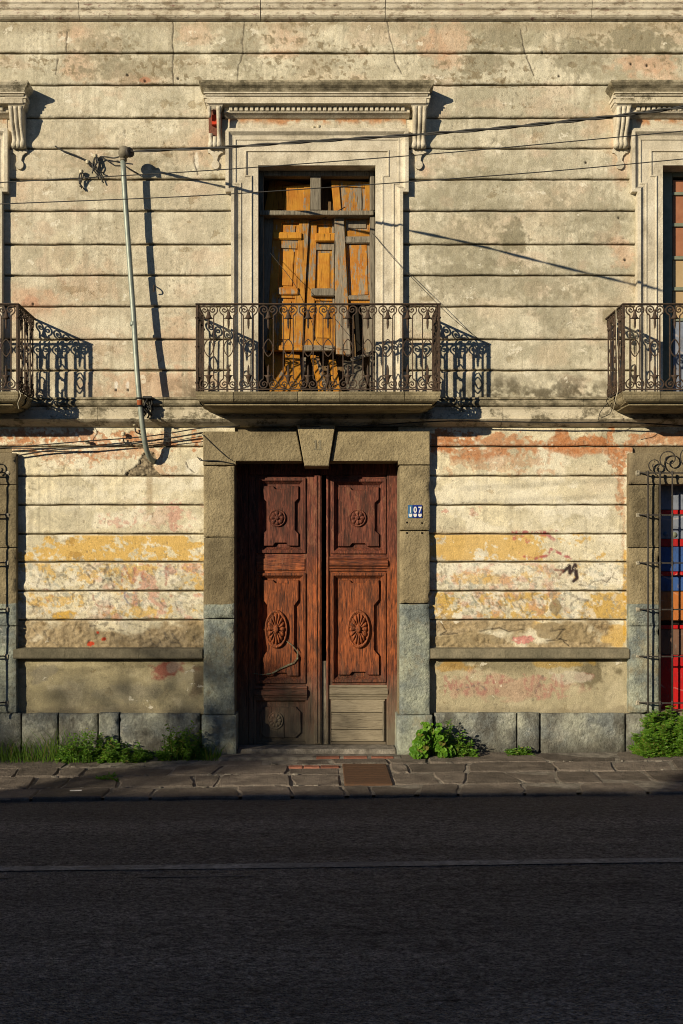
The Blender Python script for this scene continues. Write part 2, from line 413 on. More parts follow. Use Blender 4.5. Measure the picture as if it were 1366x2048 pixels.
def mat_asphalt():
    g = NG('old_asphalt', .9, .25)
    big = g.noise(.8, 5, .6, vec=g.vec((.5, 1.6, 1)))
    c = g.ramp(big, [(.3, (.120, .110, .100)), (.7, (.180, .165, .150))])
    sp = g.noise(60, 5, .85, vec=g.vec((.8, 1.1, 1))); c = g.mix(1.0, c, g.ramp(sp, [(.38, .25), (.62, 1.9)]), 'MULTIPLY')
    ch = g.ramp(g.vor(90), [(.0, 2.6), (.22, 1.0)])
    c = g.mix(.8, c, g.mix(1.0, c, ch, 'MULTIPLY'))
    c = g.mix(1.0, c, g.ramp(g.noise(24, 4, .8, vec=g.vec((.6, 1.3, 1), (7, 7, 7))), [(.36, .55), (.64, 1.5)]), 'MULTIPLY')
    lane = g.ramp(g.noise(1.0, 4, .6, vec=g.vec((.06, 1.3, 1), (2, 5, 0))), [(.35, .72), (.65, 1.25)])
    c = g.mix(1.0, c, lane, 'MULTIPLY')
    dust = g.mr(g.math('ADD', g.sep(1), g.math('MULTIPLY', g.math('SUBTRACT', g.noise(2.2, 6, .7), .5), .9)), -2.7, -1.9, 0, .55)
    c = g.mix(dust, c, (.17, .15, .125))
    oil = g.ramp(g.noise(1.6, 6, .7, vec=g.vec((.7, 1.2, 1), (1, 7, 0))), [(.60, 1.0), (.70, .55)])
    c = g.mix(1.0, c, oil, 'MULTIPLY')
    ck = g.n('ShaderNodeTexVoronoi', feature='DISTANCE_TO_EDGE'); g.L(g.mix(.12, g.vec((.8, 1.1, 1)), g.n('ShaderNodeTexNoise').outputs['Color']), ck.inputs['Vector']); ck.inputs['Scale'].default_value = .75
    ckm = g.math('MULTIPLY', g.ramp(ck.outputs['Distance'], [(.0, .5), (.004, 0.0)]), g.ramp(g.noise(.7, 3, vec=g.vec(off=(4, 4, 0))), [(.5, 0.0), (.58, .8)]))
    c = g.mix(ckm, c, (.02, .02, .02))
    pt = g.ramp(g.noise(11, 4, .7, vec=g.vec((.5, 1.4, 1), (3, 3, 0))), [(.60, 1.0), (.70, .4)])
    c = g.mix(1.0, c, pt, 'MULTIPLY'); g.col(c)
    g.bump(g.math('ADD', g.math('MULTIPLY', g.vor(85), 1.0), g.noise(30, 4, .7)), .03, .9); return g.m

def mat_line(name='worn_road_paint', a=.38, b=.62):
    g = NG(name, .85, .2)
    m = g.math('MULTIPLY', g.ramp(g.noise(34, 6, .85, vec=g.vec((.6, 1, 1))), [(a, .0), (b, .75)]), g.ramp(g.noise(2.2, 4, .6, vec=g.vec((1, .2, 1))), [(.36, .25), (.6, 1.0)]))
    g.col(g.mix(m, (.11, .105, .10), (.52, .50, .46))); g.bump(g.noise(80, 4), .01, .6); return g.m

M = {}
M['plaster'] = mat_plaster(); M['trim'] = mat_trim(); M['soot'] = mat_soot()
def mat_flaky():
    g = NG('flaking_white_limewash', .92, .15)
    c = g.ramp(g.noise(5, 6, .7), [(.3, (.48, .42, .32)), (.6, (.72, .66, .54))])
    c = g.mix(g.ramp(g.noise(7, 7, .75, vec=g.vec((.8, 1, 2.2))), [(.53, 0.0), (.60, .8)]), c, (.30, .24, .17))
    c = g.mix(g.ramp(g.noise(11, 6, .8, vec=g.vec((.8, 1, 3), (5, 2, 7))), [(.58, 0.0), (.64, .8)]), c, (.20, .075, .07))
    c = g.mix(g.ramp(g.noise(16, 6, .8, vec=g.vec((.7, 1, 2.4), (1, 8, 3))), [(.60, 0.0), (.66, .85)]), c, (.07, .06, .045))
    g.col(c); g.bump(g.math('ADD', g.noise(60, 6, .75), g.noise(14, 4)), .018, .7); return g.m
M['flaky'] = mat_flaky()
def mat_mossy():
    g = NG('moss_blotched_stucco', .92, .12)
    c = g.ramp(g.noise(4, 6, .65), [(.3, (.42, .37, .27)), (.65, (.66, .60, .47))])
    c = g.mix(g.ramp(g.noise(4.5, 7, .78, vec=g.vec((1, 1, 1.3), (6, 1, 2))), [(.50, 0.0), (.60, .85)]), c, (.105, .092, .06))
    g.col(c); g.bump(g.math('ADD', g.noise(70, 5, .7), g.noise(16, 4)), .014, .6); return g.m
M['mossy'] = mat_mossy()
M['jamb'] = mat_stone('volcanic_stone', (.155, .125, .075), (.30, .25, .155), paint=(1.465, (.17, .20, .20), (.36, .39, .32)), bump=.9)
M['stone'] = mat_stone('brown_stone', (.155, .125, .08), (.29, .24, .155), bump=.55)
M['ledge'] = mat_stone('grey_green_stone', (.13, .12, .085), (.25, .22, .155), bump=.5)
M['base'] = mat_stone('painted_base_stone', (.14, .135, .115), (.33, .32, .27), paint=(.50, (.19, .21, .21), (.36, .37, .31)), bump=1.0, rnd=.15, dirt=True)
M['flag'] = mat_stone('flagstone', (.085, .072, .062), (.21, .178, .15), bump=1.0, rnd=.3, rough=.8)
M['mortar'] = mat_stone('cement_mortar', (.085, .075, .063), (.29, .265, .23), bump=.9, scale=2)
M['pad'] = mat_stone('anchor_plaster', (.26, .235, .18), (.46, .42, .33), bump=.8)
M['slab'] = mat_stone('mossy_balcony_stone', (.12, .10, .06), (.30, .255, .16), bump=.55)
M['brick'] = mat_stone('red_brick', (.17, .065, .042), (.29, .125, .085), bump=.6)
M['iron'] = mat_plain('rusty_iron', (.030, .023, .018), (.085, .05, .032), .75, .3, 0, 34, .5)
M['darkiron'] = mat_plain('black_iron', (.022, .020, .019), (.05, .042, .036), .65, .4, 0, 30, .4)
M['cable'] = mat_plain('black_cable', (.012, .012, .012), (.025, .024, .022), .6)
M['steelwire'] = mat_plain('grey_wire', (.05, .048, .045), (.03, .03, .03), .6)
M['pipe'] = mat_plain('galvanised_pipe', (.30, .335, .29), (.19, .225, .20), .5, .5, .25, 14, .2)
M['head'] = mat_plain('weathered_cast_cap', (.22, .20, .15), (.13, .11, .085), .7, .3, .2, 30, .3)
M['porcelain'] = mat_plain('porcelain', (.58, .53, .40), (.36, .31, .20), .3, .5, 0, 25, .1)
M['reddoor'] = mat_wood('red_brown_door_wood', [(.34, (.020, .008, .006)), (.5, (.11, .031, .019)), (.66, (.27, .088, .052))],
                        gray=(.15, .80, (.17, .14, .10)), mid=(.62, 2.0, (.035, .010, .005), (.46, .125, .028)), peel=((.20, .085, .05), (.15, .055, .03), .62))
M['greywood'] = mat_wood('bleached_grey_wood', [(.3, (.06, .05, .036)), (.5, (.19, .165, .125)), (.7, (.32, .285, .22))])
M['greyplank'] = mat_wood('bleached_plank_wood', [(.3, (.12, .10, .07)), (.5, (.23, .195, .14)), (.7, (.32, .28, .21))], rotx=True, bump=.3)
M['orange'] = mat_wood('orange_painted_wood', [(.3, (.12, .10, .075)), (.5, (.25, .21, .16)), (.7, (.34, .30, .23))],
                       peel=((.47, .225, .022), (.36, .135, .010), .35))
M['orange2'] = mat_wood('worn_orange_wood', [(.3, (.12, .10, .075)), (.5, (.25, .21, .155)), (.7, (.36, .31, .235))],
                        peel=((.46, .215, .024), (.34, .125, .010), .455))
M['brownwood'] = mat_wood('dull_brown_wood', [(.3, (.05, .03, .015)), (.5, (.14, .085, .035)), (.7, (.22, .13, .05))])
M['dark'] = mat_plain('dark_interior', (.020, .017, .013), (.012, .010, .008), .95, .1)
M['green'] = mat_leaf('weed_leaf', (.055, .15, .012), (.15, .29, .022))
M['bright'] = mat_leaf('broad_leaf', (.06, .17, .010), (.15, .31, .022))
M['grass'] = mat_leaf('grass_blade', (.055, .13, .014), (.13, .22, .03))
M['tree'] = mat_leaf('tree_leaf', (.03, .07, .012), (.06, .11, .02))
M['bark'] = mat_stone('bark', (.06, .045, .03), (.12, .09, .06), bump=.9)
M['asphalt'] = mat_asphalt(); M['line'] = mat_line(); M['faintline'] = mat_line('nearly_gone_road_paint', .52, .75)
M['blue'] = mat_plain('blue_enamel', (.012, .035, .25), (.008, .025, .19), .25, .5)
M['paleblue'] = mat_plain('faded_blue_enamel', (.06, .17, .33), (.04, .13, .27), .3, .5)
M['white'] = mat_plain('white_enamel', (.75, .75, .73), (.62, .62, .62), .3, .5)
def mat_worn(name, c, rough=.45):
    g = NG(name, rough, .4)
    k = g.mix(g.noise(3, 4), tuple(x * .8 for x in c), tuple(min(1, x * 1.1) for x in c))
    k = g.mix(g.ramp(g.noise(6, 7, .75, vec=g.vec((1.5, 1, .7))), [(.50, 0.0), (.66, .75)]), k, tuple(x * .3 + .02 for x in c))
    k = g.mix(g.ramp(g.noise(9, 7, .8, vec=g.vec((2, 1, .6), (3, 1, 9))), [(.60, 0.0), (.66, .55)]), k, (.26, .22, .19))
    sc = g.n('ShaderNodeTexWave', wave_type='RINGS'); g.L(g.vec((1, 1, .8), (2.1, 0, .3)), sc.inputs['Vector']); sc.inputs['Scale'].default_value = 2.1; sc.inputs['Distortion'].default_value = 14
    k = g.mix(g.math('MULTIPLY', g.ramp(sc.outputs['Fac'], [(.965, 0.0), (.985, .5)]), g.ramp(g.noise(2.5, 3), [(.5, 0.0), (.6, 1.0)])), k, (.55, .45, .40))
    g.col(k); g.bump(g.noise(22, 6, .7, vec=g.vec((3, 3, .5))), .008, .4); return g.m
M['winred'] = mat_worn('red_worn_paint', (.50, .012, .014))
M['winblue'] = mat_worn('blue_worn_paint', (.045, .11, .33))
M['wingrey'] = mat_worn('grey_worn_paint', (.22, .25, .32))
M['winorange'] = mat_worn('orange_worn_paint', (.50, .17, .045))
M['winbrown'] = mat_worn('brown_worn_paint', (.20, .11, .075))
M['curtain'] = mat_plain('terracotta_cloth', (.36, .16, .09), (.28, .115, .065), .9, .1, 0, 6)
M['cream'] = mat_plain('cream_cloth', (.45, .33, .19), (.38, .27, .15), .9, .1, 0, 6)
M['palegreen'] = mat_plain('pale_green_paint', (.22, .24, .18), (.15, .165, .12), .6, .3, 0, 12)
M['rust'] = mat_plain('rusty_plate', (.115, .062, .036), (.075, .045, .03), .85, .2, 0, 26, .5)
def mat_glass():
    g = NG('dusty_window_glass', .12, .5); g.col((.10, .10, .10)); g.b.inputs['Alpha'].default_value = .35
    return g.m
M['glass'] = mat_glass()
M['housewall'] = mat_plain('ochre_house_paint', (.42, .32, .20), (.34, .26, .16), .9, .1, 0, 3)

# ------------------------------------------------------------------ the worn paint of the wall (wear, layers of paint, graffiti)
STROKES = []      # (points, width, colour, strength)
def stroke(pts, wd, c, s): STROKES.append((np.array(pts, float), wd, np.array(c), s))
def letters(txt, u0, v0, h, wd, gap, c, s, lw=3.2):
    G = {'A': [[(0, 1), (.5, 0), (1, 1)], [(.2, .62), (.8, .62)]], 'S': [[(.95, .15), (.5, 0), (.1, .2), (.5, .48), (.92, .72), (.5, 1), (.05, .86)]],
         'N': [[(0, 1), (.08, 0), (.9, 1), (1, 0)]], 'G': [[(.95, .2), (.5, 0), (.05, .5), (.5, 1), (.95, .8), (.95, .5), (.55, .5)]],
         'T': [[(0, .02), (1, 0)], [(.5, 0), (.45, 1)]], '(': [[(.7, 0), (.2, .5), (.6, 1)]], 'E': [[(.9, 0), (.1, .05), (.12, 1), (.9, .95)], [(.1, .5), (.7, .5)]],
         'B': [[(.1, 1), (.1, 0), (.7, .1), (.7, .4), (.1, .5), (.9, .65), (.8, .95), (.1, 1)]], 'R': [[(.1, 1), (.1, 0), (.8, .15), (.7, .5), (.1, .55), (.9, 1)]],
         'L': [[(.1, 0), (.1, 1), (.9, .95)]], 'C': [[(.95, .15), (.5, 0), (.05, .5), (.5, 1), (.95, .85)]], 'O': [[(.5, 0), (.05, .5), (.5, 1), (.95, .5), (.5, 0)]],
         'U': [[(.05, 0), (.15, .9), (.6, 1), (.9, .7), (.95, 0)]], 'V': [[(0, 0), (.5, 1), (1, 0)]], 'M': [[(0, 1), (.1, 0), (.5, .7), (.9, 0), (1, 1)]]}
    u = u0
    for ch in txt:
        if ch in G:
            for pl in G[ch]: stroke([(u + x * wd + R.uniform(-1, 1), v0 + y * h + R.uniform(-1, 1)) for x, y in pl], lw, c, s)
        u += wd + gap
GR = (.12, .105, .085)
letters('A(', 74, 1132, 42, 26, 14, GR, .55, 3); letters('SA', 164, 1130, 46, 27, 10, GR, .75, 4)
letters('NCT', 244, 1130, 42, 26, 12, (.34, .10, .08), .55, 4); letters('T', 330, 1134, 36, 34, 8, GR, .45, 3)
for (a, b, c_, s_) in [(62, 1200, GR, .6), (92, 1192, (.3, .08, .07), .5), (128, 1205, GR, .5), (160, 1196, GR, .65), (200, 1200, (.3, .09, .07), .6), (232, 1208, GR, .6),
                       (262, 1196, (.08, .10, .25), .6), (292, 1206, (.10, .14, .08), .5), (330, 1200, GR, .45), (366, 1206, GR, .6)]:
    t0 = R.uniform(0, 6); stroke([(a + 16 * math.cos(t0 + k * .62) * (1 - k * .03), b + 14 * math.sin(t0 + k * .8)) for k in range(R.randint(5, 9))], 2.4, c_, s_)
stroke([(62, 1252), (80, 1275)], 2.6, GR, .55); stroke([(95, 1280), (88, 1262), (100, 1254), (112, 1264), (104, 1282), (94, 1274), (115, 1290)], 2.6, GR, .6)
stroke([(180, 1252), (215, 1246), (206, 1254), (250, 1262)], 3, GR, .65); stroke([(256, 1246), (292, 1256), (300, 1262)], 2.6, GR, .55)
stroke([(300, 1268), (302, 1284), (314, 1291), (318, 1280), (324, 1294)], 3.2, GR, .75); stroke([(330, 1266), (334, 1284), (352, 1284), (344, 1268), (362, 1292)], 3.2, GR, .75)
stroke([(385, 1270), (392, 1283), (382, 1290)], 3, GR, .6)
# right-hand wall
for _k in (0, 1): stroke([(1128, 1142), (1138, 1132), (1141, 1146), (1150, 1130), (1154, 1156), (1148, 1162)], 6.5, (.045, .03, .03), .95)
stroke([(1106, 1140), (1126, 1140), (1118, 1152)], 3, (.20, .08, .06), .8)
stroke([(1158, 1170), (1175, 1172), (1188, 1164), (1204, 1160), (1215, 1166), (1222, 1154), (1236, 1160)], 1.5, GR, .6)
stroke([(1028, 1078), (1036, 1066), (1056, 1084), (1064, 1070), (1094, 1068), (1108, 1080)], 6, (.42, .08, .11), .7)
stroke([(1040, 1108), (1062, 1118), (1092, 1112), (1102, 1098), (1140, 1116)], 5, (.38, .06, .09), .8)
stroke([(1026, 1064), (1050, 1064), (1072, 1066), (1112, 1062)], 5, (.38, .06, .09), .8)
for (a, b) in [(905, 1205), (938, 1208), (966, 1202), (1000, 1206), (1030, 1200), (1052, 1214), (1078, 1200), (1112, 1196)]:
    t0 = R.uniform(0, 6); stroke([(a + 14 * math.cos(t0 + k * .7), b + 17 * math.sin(t0 + k * .9)) for k in range(7)], 2.4, R.choice([GR, (.10, .12, .07), (.32, .10, .08)]), .6)
stroke([(1142, 1222), (1144, 1206), (1156, 1198), (1178, 1202)], 4, (.14, .13, .12), .6)
letters('MOUV', 890, 1354, 34, 22, 9, (.34, .13, .12), .55, 6); stroke([(920, 1372), (1035, 1360)], 6, (.34, .15, .13), .5)
letters('VBAL', 1048, 1352, 44, 20, 5, (.40, .17, .15), .5, 6); stroke([(1065, 1400), (1085, 1352)], 4, (.14, .13, .11), .5)
stroke([(915, 1380), (960, 1368), (970, 1378)], 3, (.12, .13, .12), .55)
CR = (.05, .04, .03)
for pl in [[(345, 42), (347, 62), (344, 80), (347, 106), (345, 138), (347, 168)], [(490, 44), (484, 86), (487, 104), (478, 130), (474, 158)],
           [(774, 44), (780, 76), (788, 104), (790, 122), (804, 148)], [(1042, 60), (1046, 92), (1054, 116), (1068, 152)], [(134, 64), (132, 102)], [(116, 118), (112, 150)],
           [(388, 306), (390, 330), (396, 350)], [(1100, 1262), (1130, 1258), (1112, 1276), (1134, 1282)], [(1094, 1282), (1122, 1278), (1138, 1292)], [(882, 1244), (892, 1262), (880, 1270), (915, 1266)],
           [(960, 1262), (1000, 1256), (1020, 1264), (1046, 1258)], [(372, 925), (376, 935), (388, 945)]]:
    stroke(pl, 1.5, CR, .85)

def paint(u, v):
    N = len(u); o = np.zeros(N)
    n1 = fbm(u / 90, v / 60, 1, 5); n2 = fbm(u / 30, v / 26, 2, 5); n3 = fbm(u / 9, v / 8, 3, 3); n4 = fbm(u / 160, v / 140, 9, 4)
    nf = vnoise(u / 3.2, v / 3.0, 5)
    col = np.empty((N, 3)); dsp = np.zeros(N)
    def lay(m, c, s=1.0):
        nonlocal col
        m = np.clip(m * s, 0, 1)[:, None]; col = col * (1 - m) + np.array(c) * m
    def blob(cu, cv, ru, rv, amp=.9, wd=.35, nz=None):
        d = np.sqrt(((u - cu) / ru) ** 2 + ((v - cv) / rv) ** 2)
        return smooth(0, wd, 1 - d + amp * ((n2 if nz is None else nz) - .5) * 2)
    up = v < 840
    col[:] = np.where(up[:, None], (.60, .555, .435), (.80, .725, .53))
    # clouding of the limewash
    lay(smooth(.42, .66, n1), (.44, .41, .31), .6)
    lay(up * smooth(460, 380, u) * smooth(200, 260, v), (.58, .49, .365), .4)
    lay(smooth(.50, .62, fbm(u / 11, v / 9, 6, 4)), (.42, .385, .29), .30)
    lay(smooth(.54, .66, fbm(u / 5, v / 5, 7, 3)), (.34, .31, .23), .28)
    lay(up * smooth(.52, .66, fbm(u / 34, v / 30, 8, 5)) * smooth(780, 860, u), (.36, .335, .245), .6)
    lay(smooth(.50, .72, fbm(u / 60, v / 70, 21, 5)), (.38, .35, .26), .5)
    lay(smooth(.52, .7, fbm(u / 45, v / 45, 24, 5)), (.74, .69, .55), .6)
    lay(smooth(.55, .7, fbm(u / 120, v / 80, 12, 5)), (.60, .48, .345), .35)
    # pink and orange undercoat showing through
    pink = smooth(.56, .70, fbm(u / 70, v / 50, 15, 5))
    lay(pink * up, (.60, .42, .31), .28)
    lay(up * smooth(.54, .60, fbm(u / 13, v / 12, 17, 4)) * smooth(.50, .68, fbm(u / 140, v / 110, 18, 3) + .12 * (v < 180) + .08 * (u > 830)), (.38, .345, .245), .42)
    lay(up * smooth(.57, .62, fbm(u / 17, v / 13, 19, 4)) * smooth(.45, .6, fbm(u / 120, v / 100, 20, 3)), (.70, .66, .53), .3)
    for (a, b, c, d, s) in [(300, 770, 150, 45, .75), (60, 610, 60, 40, .6), (350, 690, 70, 60, .5), (180, 560, 90, 60, .35), (160, 125, 40, 40, .6), (140, 70, 40, 25, .5),
                            (395, 65, 60, 26, .55), (560, 75, 60, 40, .5), (900, 70, 50, 40, .7), (860, 90, 30, 40, .6), (900, 125, 40, 20, .7), (1290, 130, 90, 25, .8),
                            (1320, 150, 60, 20, .6), (1245, 500, 28, 40, .7), (1240, 300, 24, 90, .55), (1200, 240, 60, 40, .4), (285, 160, 60, 12, .7), (540, 110, 60, 12, .5), (850, 340, 14, 22, .5), (400, 300, 40, 40, .4)]:
        lay(blob(a, b, c, d, 1.1, .5, n3 * .4 + n2 * .6), (.60, .36, .235), s * .62)
    # dark lichen, spots where the skin has blown
    for (a, b, c, d, s) in [(480, 95, 60, 60, .5), (200, 100, 60, 40, .5), (270, 140, 90, 30, .5), (1000, 70, 60, 30, .7), (1270, 80, 90, 30, .8), (960, 130, 40, 30, .7), (1160, 110, 60, 40, .5),
                            (1030, 480, 34, 40, .75), (1000, 560, 180, 40, .45), (930, 500, 80, 60, .4), (1120, 620, 60, 40, .35), (240, 330, 120, 36, .4), (960, 390, 120, 60, .35), (1180, 420, 70, 60, .4), (640, 120, 60, 30, .4)]:
        lay(blob(a, b, c, d, 1.3, .3, n3 * .55 + n2 * .45), (.25, .225, .155), min(1, s * 1.05))
    spk = smooth(.60, .66, fbm(u / 8, v / 7, 31, 3)) * smooth(.45, .6, fbm(u / 110, v / 40, 32, 3)) * (v < 175)
    lay(spk, (.25, .205, .13), .85)
    for (a, b) in ((128, 505), ): 
        d = np.sqrt(((u - a) / 34) ** 2 + ((v - b) / 42) ** 2); lay(smooth(.3, 0, np.abs(d - .85)), (.68, .62, .46), .55); lay(smooth(.8, .5, d), (.46, .41, .29), .4)
    for c_ in (-163, 634, 1442):
        fr = (np.abs(u - c_) < 178) * (v > 224) * (v < 278)
        lay(fr, (.58, .53, .42), .7); lay(fr * smooth(252, 240, v + (n2 - .5) * 22) * smooth(.36, .5, n1 * .5 + n3 * .5), (.46, .20, .075), .85); lay(fr * smooth(.55, .65, n2) * (v > 245), (.68, .63, .52), .6)
    # bird's soot above the ledge and rain streaks
    mo = smooth(735, 796, v + (n2 - .5) * 60) * up * (smooth(300, 400, u) * smooth(470, 380, u) + smooth(860, 960, u) * smooth(1260, 1180, u) + .25 * (u < 300))
    lay(np.clip(mo, 0, 1) * smooth(.36, .56, n3 * .5 + n2 * .5), (.10, .085, .055), .9)
    st = smooth(.55, .75, fbm(u / 7, v / 160, 41, 4)); lay(st, (.36, .32, .235), .42)
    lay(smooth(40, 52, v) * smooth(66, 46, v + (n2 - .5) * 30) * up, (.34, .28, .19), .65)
    # ---- ground floor
    lo = ~up
    lay(lo * smooth(.48, .68, fbm(u / 80, v / 55, 51, 5)), (.64, .58, .43), .5)
    lay(lo * smooth(.52, .66, fbm(u / 50, v / 40, 52, 5)), (.84, .79, .65), .6)
    terr = (.47, .205, .09)
    e = (n2 - .5) * 60 + (n3 - .5) * 16
    lay(lo * smooth(0, 5, (v - 872) + e) * smooth(0, 16, (918 - v) + e * .9) * (u > 862) * smooth(.40, .54, n1 * .35 + n2 * .3 + n3 * .35), terr, .8)
    for (a, b, c, d, s) in [(900, 880, 42, 22, .9), (1150, 888, 60, 16, .9), (1222, 872, 9, 40, .85), (1240, 960, 9, 60, .6), (1236, 915, 20, 26, .7), (1247, 1070, 4, 60, .3), (1010, 925, 100, 22, .4),
                            (150, 875, 120, 14, .75), (60, 880, 60, 25, .6), (250, 905, 100, 14, .55), (130, 910, 60, 22, .5), (300, 880, 60, 16, .5), (390, 880, 12, 22, .8), (345, 890, 12, 8, .9), (330, 940, 30, 16, .4)]:
        bb = lo * blob(a, b, c, d, 1.5, .07, n2 * .5 + n3 * .5) * smooth(.30, .48, fbm(u / 6, v / 5, 53, 3)); lay(bb, terr, s); dsp -= .003 * bb
    # chalk white flakes
    for (a, b, c, d, s) in [(385, 935, 26, 34, .8), (250, 1032, 90, 20, .6), (180, 1000, 90, 26, .3), (1160, 1020, 60, 22, .7), (960, 1140, 120, 26, .75), (1190, 1145, 60, 30, .8), (1240, 1210, 14, 30, .9), (1000, 985, 120, 20, .35), (1100, 1190, 30, 20, .3)]:
        lay(lo * blob(a, b, c, d, 1.0, .4), (.80, .76, .64), s)
    for (a, b, c, d, s) in [(330, 1030, 50, 24, .3), (350, 1030, 14, 22, .5), (228, 1042, 26, 12, .5), (884, 1023, 8, 6, .7), (946, 1024, 12, 8, .5), (912, 1162, 14, 8, .5)]:
        lay(lo * blob(a, b, c, d, 1.6, .3, n3), (.56, .27, .22), s)
    yel = (.64, .42, .125)
    yr = lambda a, b: smooth(a, a + 2, v) * smooth(b, b - 2, v)
    lf = (u < 420); rt = (u > 850)
    q = fbm(u / 46, v / 24, 61, 5) * .55 + n3 * .30 + fbm(u / 4, v / 4, 62, 2) * .15
    lay(yr(1070, 1123) * lf * smooth(.585, .53, q + .30 * smooth(140, 60, u) * smooth(1100, 1075, v) + .35 * smooth(1090, 1076, v) * smooth(360, 390, u)), yel, .93)
    lay(yr(1066, 1122) * rt * smooth(.57, .52, q + .16 * smooth(1020, 1130, u)), yel, .85)
    lay(yr(1126, 1182) * lf * smooth(.55, .50, q + .14 * smooth(1136, 1160, v) - .25 * smooth(380, 400, u)), yel, .8)
    lay(yr(1184, 1240) * lf * smooth(.45, .40, q), yel, .8)
    lay(yr(1184, 1238) * rt * smooth(.55, .50, q + .2 * smooth(1110, 1140, u) * smooth(1170, 1150, u)), (.58, .37, .085), .85)
    lay(yr(1126, 1180) * rt * smooth(.42, .30, q), yel, .7)
    for (a, b, c, d, s) in [(1250, 1190, 5, 120, .7), (950, 1155, 40, 14, .6), (1000, 1160, 30, 14, .5), (130, 1232, 30, 12, .9), (388, 1250, 14, 12, .6), (1230, 1270, 28, 26, .7), (900, 1250, 30, 12, .6), (1070, 1250, 16, 10, .7)]:
        lay(lo * blob(a, b, c, d, .9, .3), (.60, .36, .055), s)
    gy = lo * (v > 1126) * (v < 1242)
    pk = fbm(u / 18, v / 16, 71, 4)
    lay(gy * smooth(.54, .64, pk) * (lf * smooth(150, 240, u) + rt * smooth(1180, 1080, u) * .7), (.58, .30, .24), .65)
    lay(gy * smooth(.56, .64, fbm(u / 14, v / 12, 72, 4)), (.76, .72, .62), .6)
    lay(gy * smooth(.60, .66, fbm(u / 6, v / 6, 73, 3)), (.24, .20, .15), .5)
    lay(gy * smooth(.66, .72, fbm(u / 10, v / 9, 74, 3)), (.30, .33, .30), .5)
    # bare, crumbling render along the foot of the upper panel
    mud = yr(1240, 1300) * np.clip(smooth(.30, .52, fbm(u / 55, v / 30, 81, 4) + .25 * smooth(1238, 1290, v) - .1) - rt * smooth(1210, 1235, u), 0, 1)
    lay(mud, (.37, .285, .17), .9); lay(mud * smooth(.45, .7, n3), (.24, .185, .11), .6)
    dsp += mud * ((fbm(u / 8, v / 6, 82, 4) - .55) * .030)
    for (a, b, c, d) in ((1125, 1262, 70, 22), (1110, 1215, 14, 18), (930, 1280, 90, 14), (385, 1270, 22, 20)):
        mm = lo * blob(a, b, c, d, .7, .15); lay(mm, (.31, .245, .145), .9); dsp += mm * .004
    lay(lo * blob(1050, 1279, 24, 9, .6, .15, n3), (.60, .27, .24), .95)
    for (a, b, c, d) in ((181, 1287, 6, 5), (208, 1278, 7, 4), (196, 1265, 3, 3)): lay(lo * blob(a, b, c, d, .8, .2, n3), (.55, .07, .03), 1)
    # dado below the ledge
    da = (v > 1316); dc = np.where((u < 600)[:, None], (.37, .325, .205), (.42, .37, .25))
    col = np.where(da[:, None], dc, col)
    lay(da * smooth(.45, .7, n1), (.33, .295, .20), .7); lay(da * smooth(.50, .7, fbm(u / 40, v / 30, 91, 5)), (.55, .49, .35), .5)
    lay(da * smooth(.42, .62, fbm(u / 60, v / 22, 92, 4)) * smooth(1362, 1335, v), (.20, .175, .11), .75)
    for (a, b, c, d, cc, s) in [(325, 1336, 62, 20, (.24, .075, .06), .9), (350, 1332, 16, 14, (.34, .30, .25), .6), (1190, 1345, 48, 24, (.17, .145, .09), .9), (1165, 1352, 22, 8, (.22, .08, .055), .7),
                                (1120, 1328, 60, 10, (.38, .25, .06), .7), (905, 1332, 30, 12, (.40, .24, .06), .7), (80, 1345, 30, 22, (.23, .21, .16), .7), (1000, 1375, 130, 26, (.46, .27, .21), .45), (1140, 1352, 40, 12, (.55, .51, .42), .6),
                                (395, 1365, 16, 40, (.19, .15, .10), .8), (260, 1385, 60, 18, (.26, .24, .18), .5)]:
        lay(da * blob(a, b, c, d, 1.0, .35), cc, s)
    lay(da * smooth(.2, 1, smooth(1400, 1426, v + (n2 - .5) * 26)), (.24, .205, .14), .6)
    # the hole hacked round the foot of the mast, and the brown stain it bleeds
    hp = [(248, 951), (262, 938), (276, 929), (278, 918), (284, 911), (290, 906), (300, 904), (310, 908), (314, 918), (309, 928), (304, 931), (312, 940), (322, 951)]
    hu = u + (fbm(u / 6, v / 6, 84, 3) - .5) * 9; hv = v + (fbm(u / 6, v / 6, 85, 3) - .5) * 9
    ins = np.zeros(N, bool)
    for i in range(len(hp)):
        (xa, ya), (xb, yb) = hp[i], hp[(i + 1) % len(hp)]
        cr = ((ya > hv) != (yb > hv)) & (hu < (xb - xa) * (hv - ya) / (yb - ya + 1e-9) + xa); ins ^= cr
    tri = ins * (v < 951) * 1.0
    lay(tri, (.27, .22, .15), .95); lay(tri * smooth(.5, .7, nf), (.10, .08, .055), .8)
    dsp = np.where(tri > .5, -.016 + (fbm(u / 6, v / 6, 83, 3) - .5) * .040, dsp)
    lay(smooth(10, 3, np.abs(u - 299 - (n2 - .5) * 8)) * smooth(950, 956, v) * smooth(1066, 1000, v) * lo, (.36, .27, .16), .6)
    # old fixings, patches
    for (a, b, c, d, cc, s) in [(232, 772, 4, 9, (.75, .72, .66), .8), (256, 772, 4, 9, (.75, .72, .66), .8), (393, 322, 5, 20, (.72, .68, .58), .8), (64, 604, 22, 14, (.50, .27, .18), .6), (1220, 634, 15, 26, (.27, .23, .15), .8), (855, 598, 15, 6, (.30, .25, .16), .7),
                                (290, 160, 12, 6, (.45, .20, .12), .7)]:
        lay(blob(a, b, c, d, .5, .3, n3), cc, s)
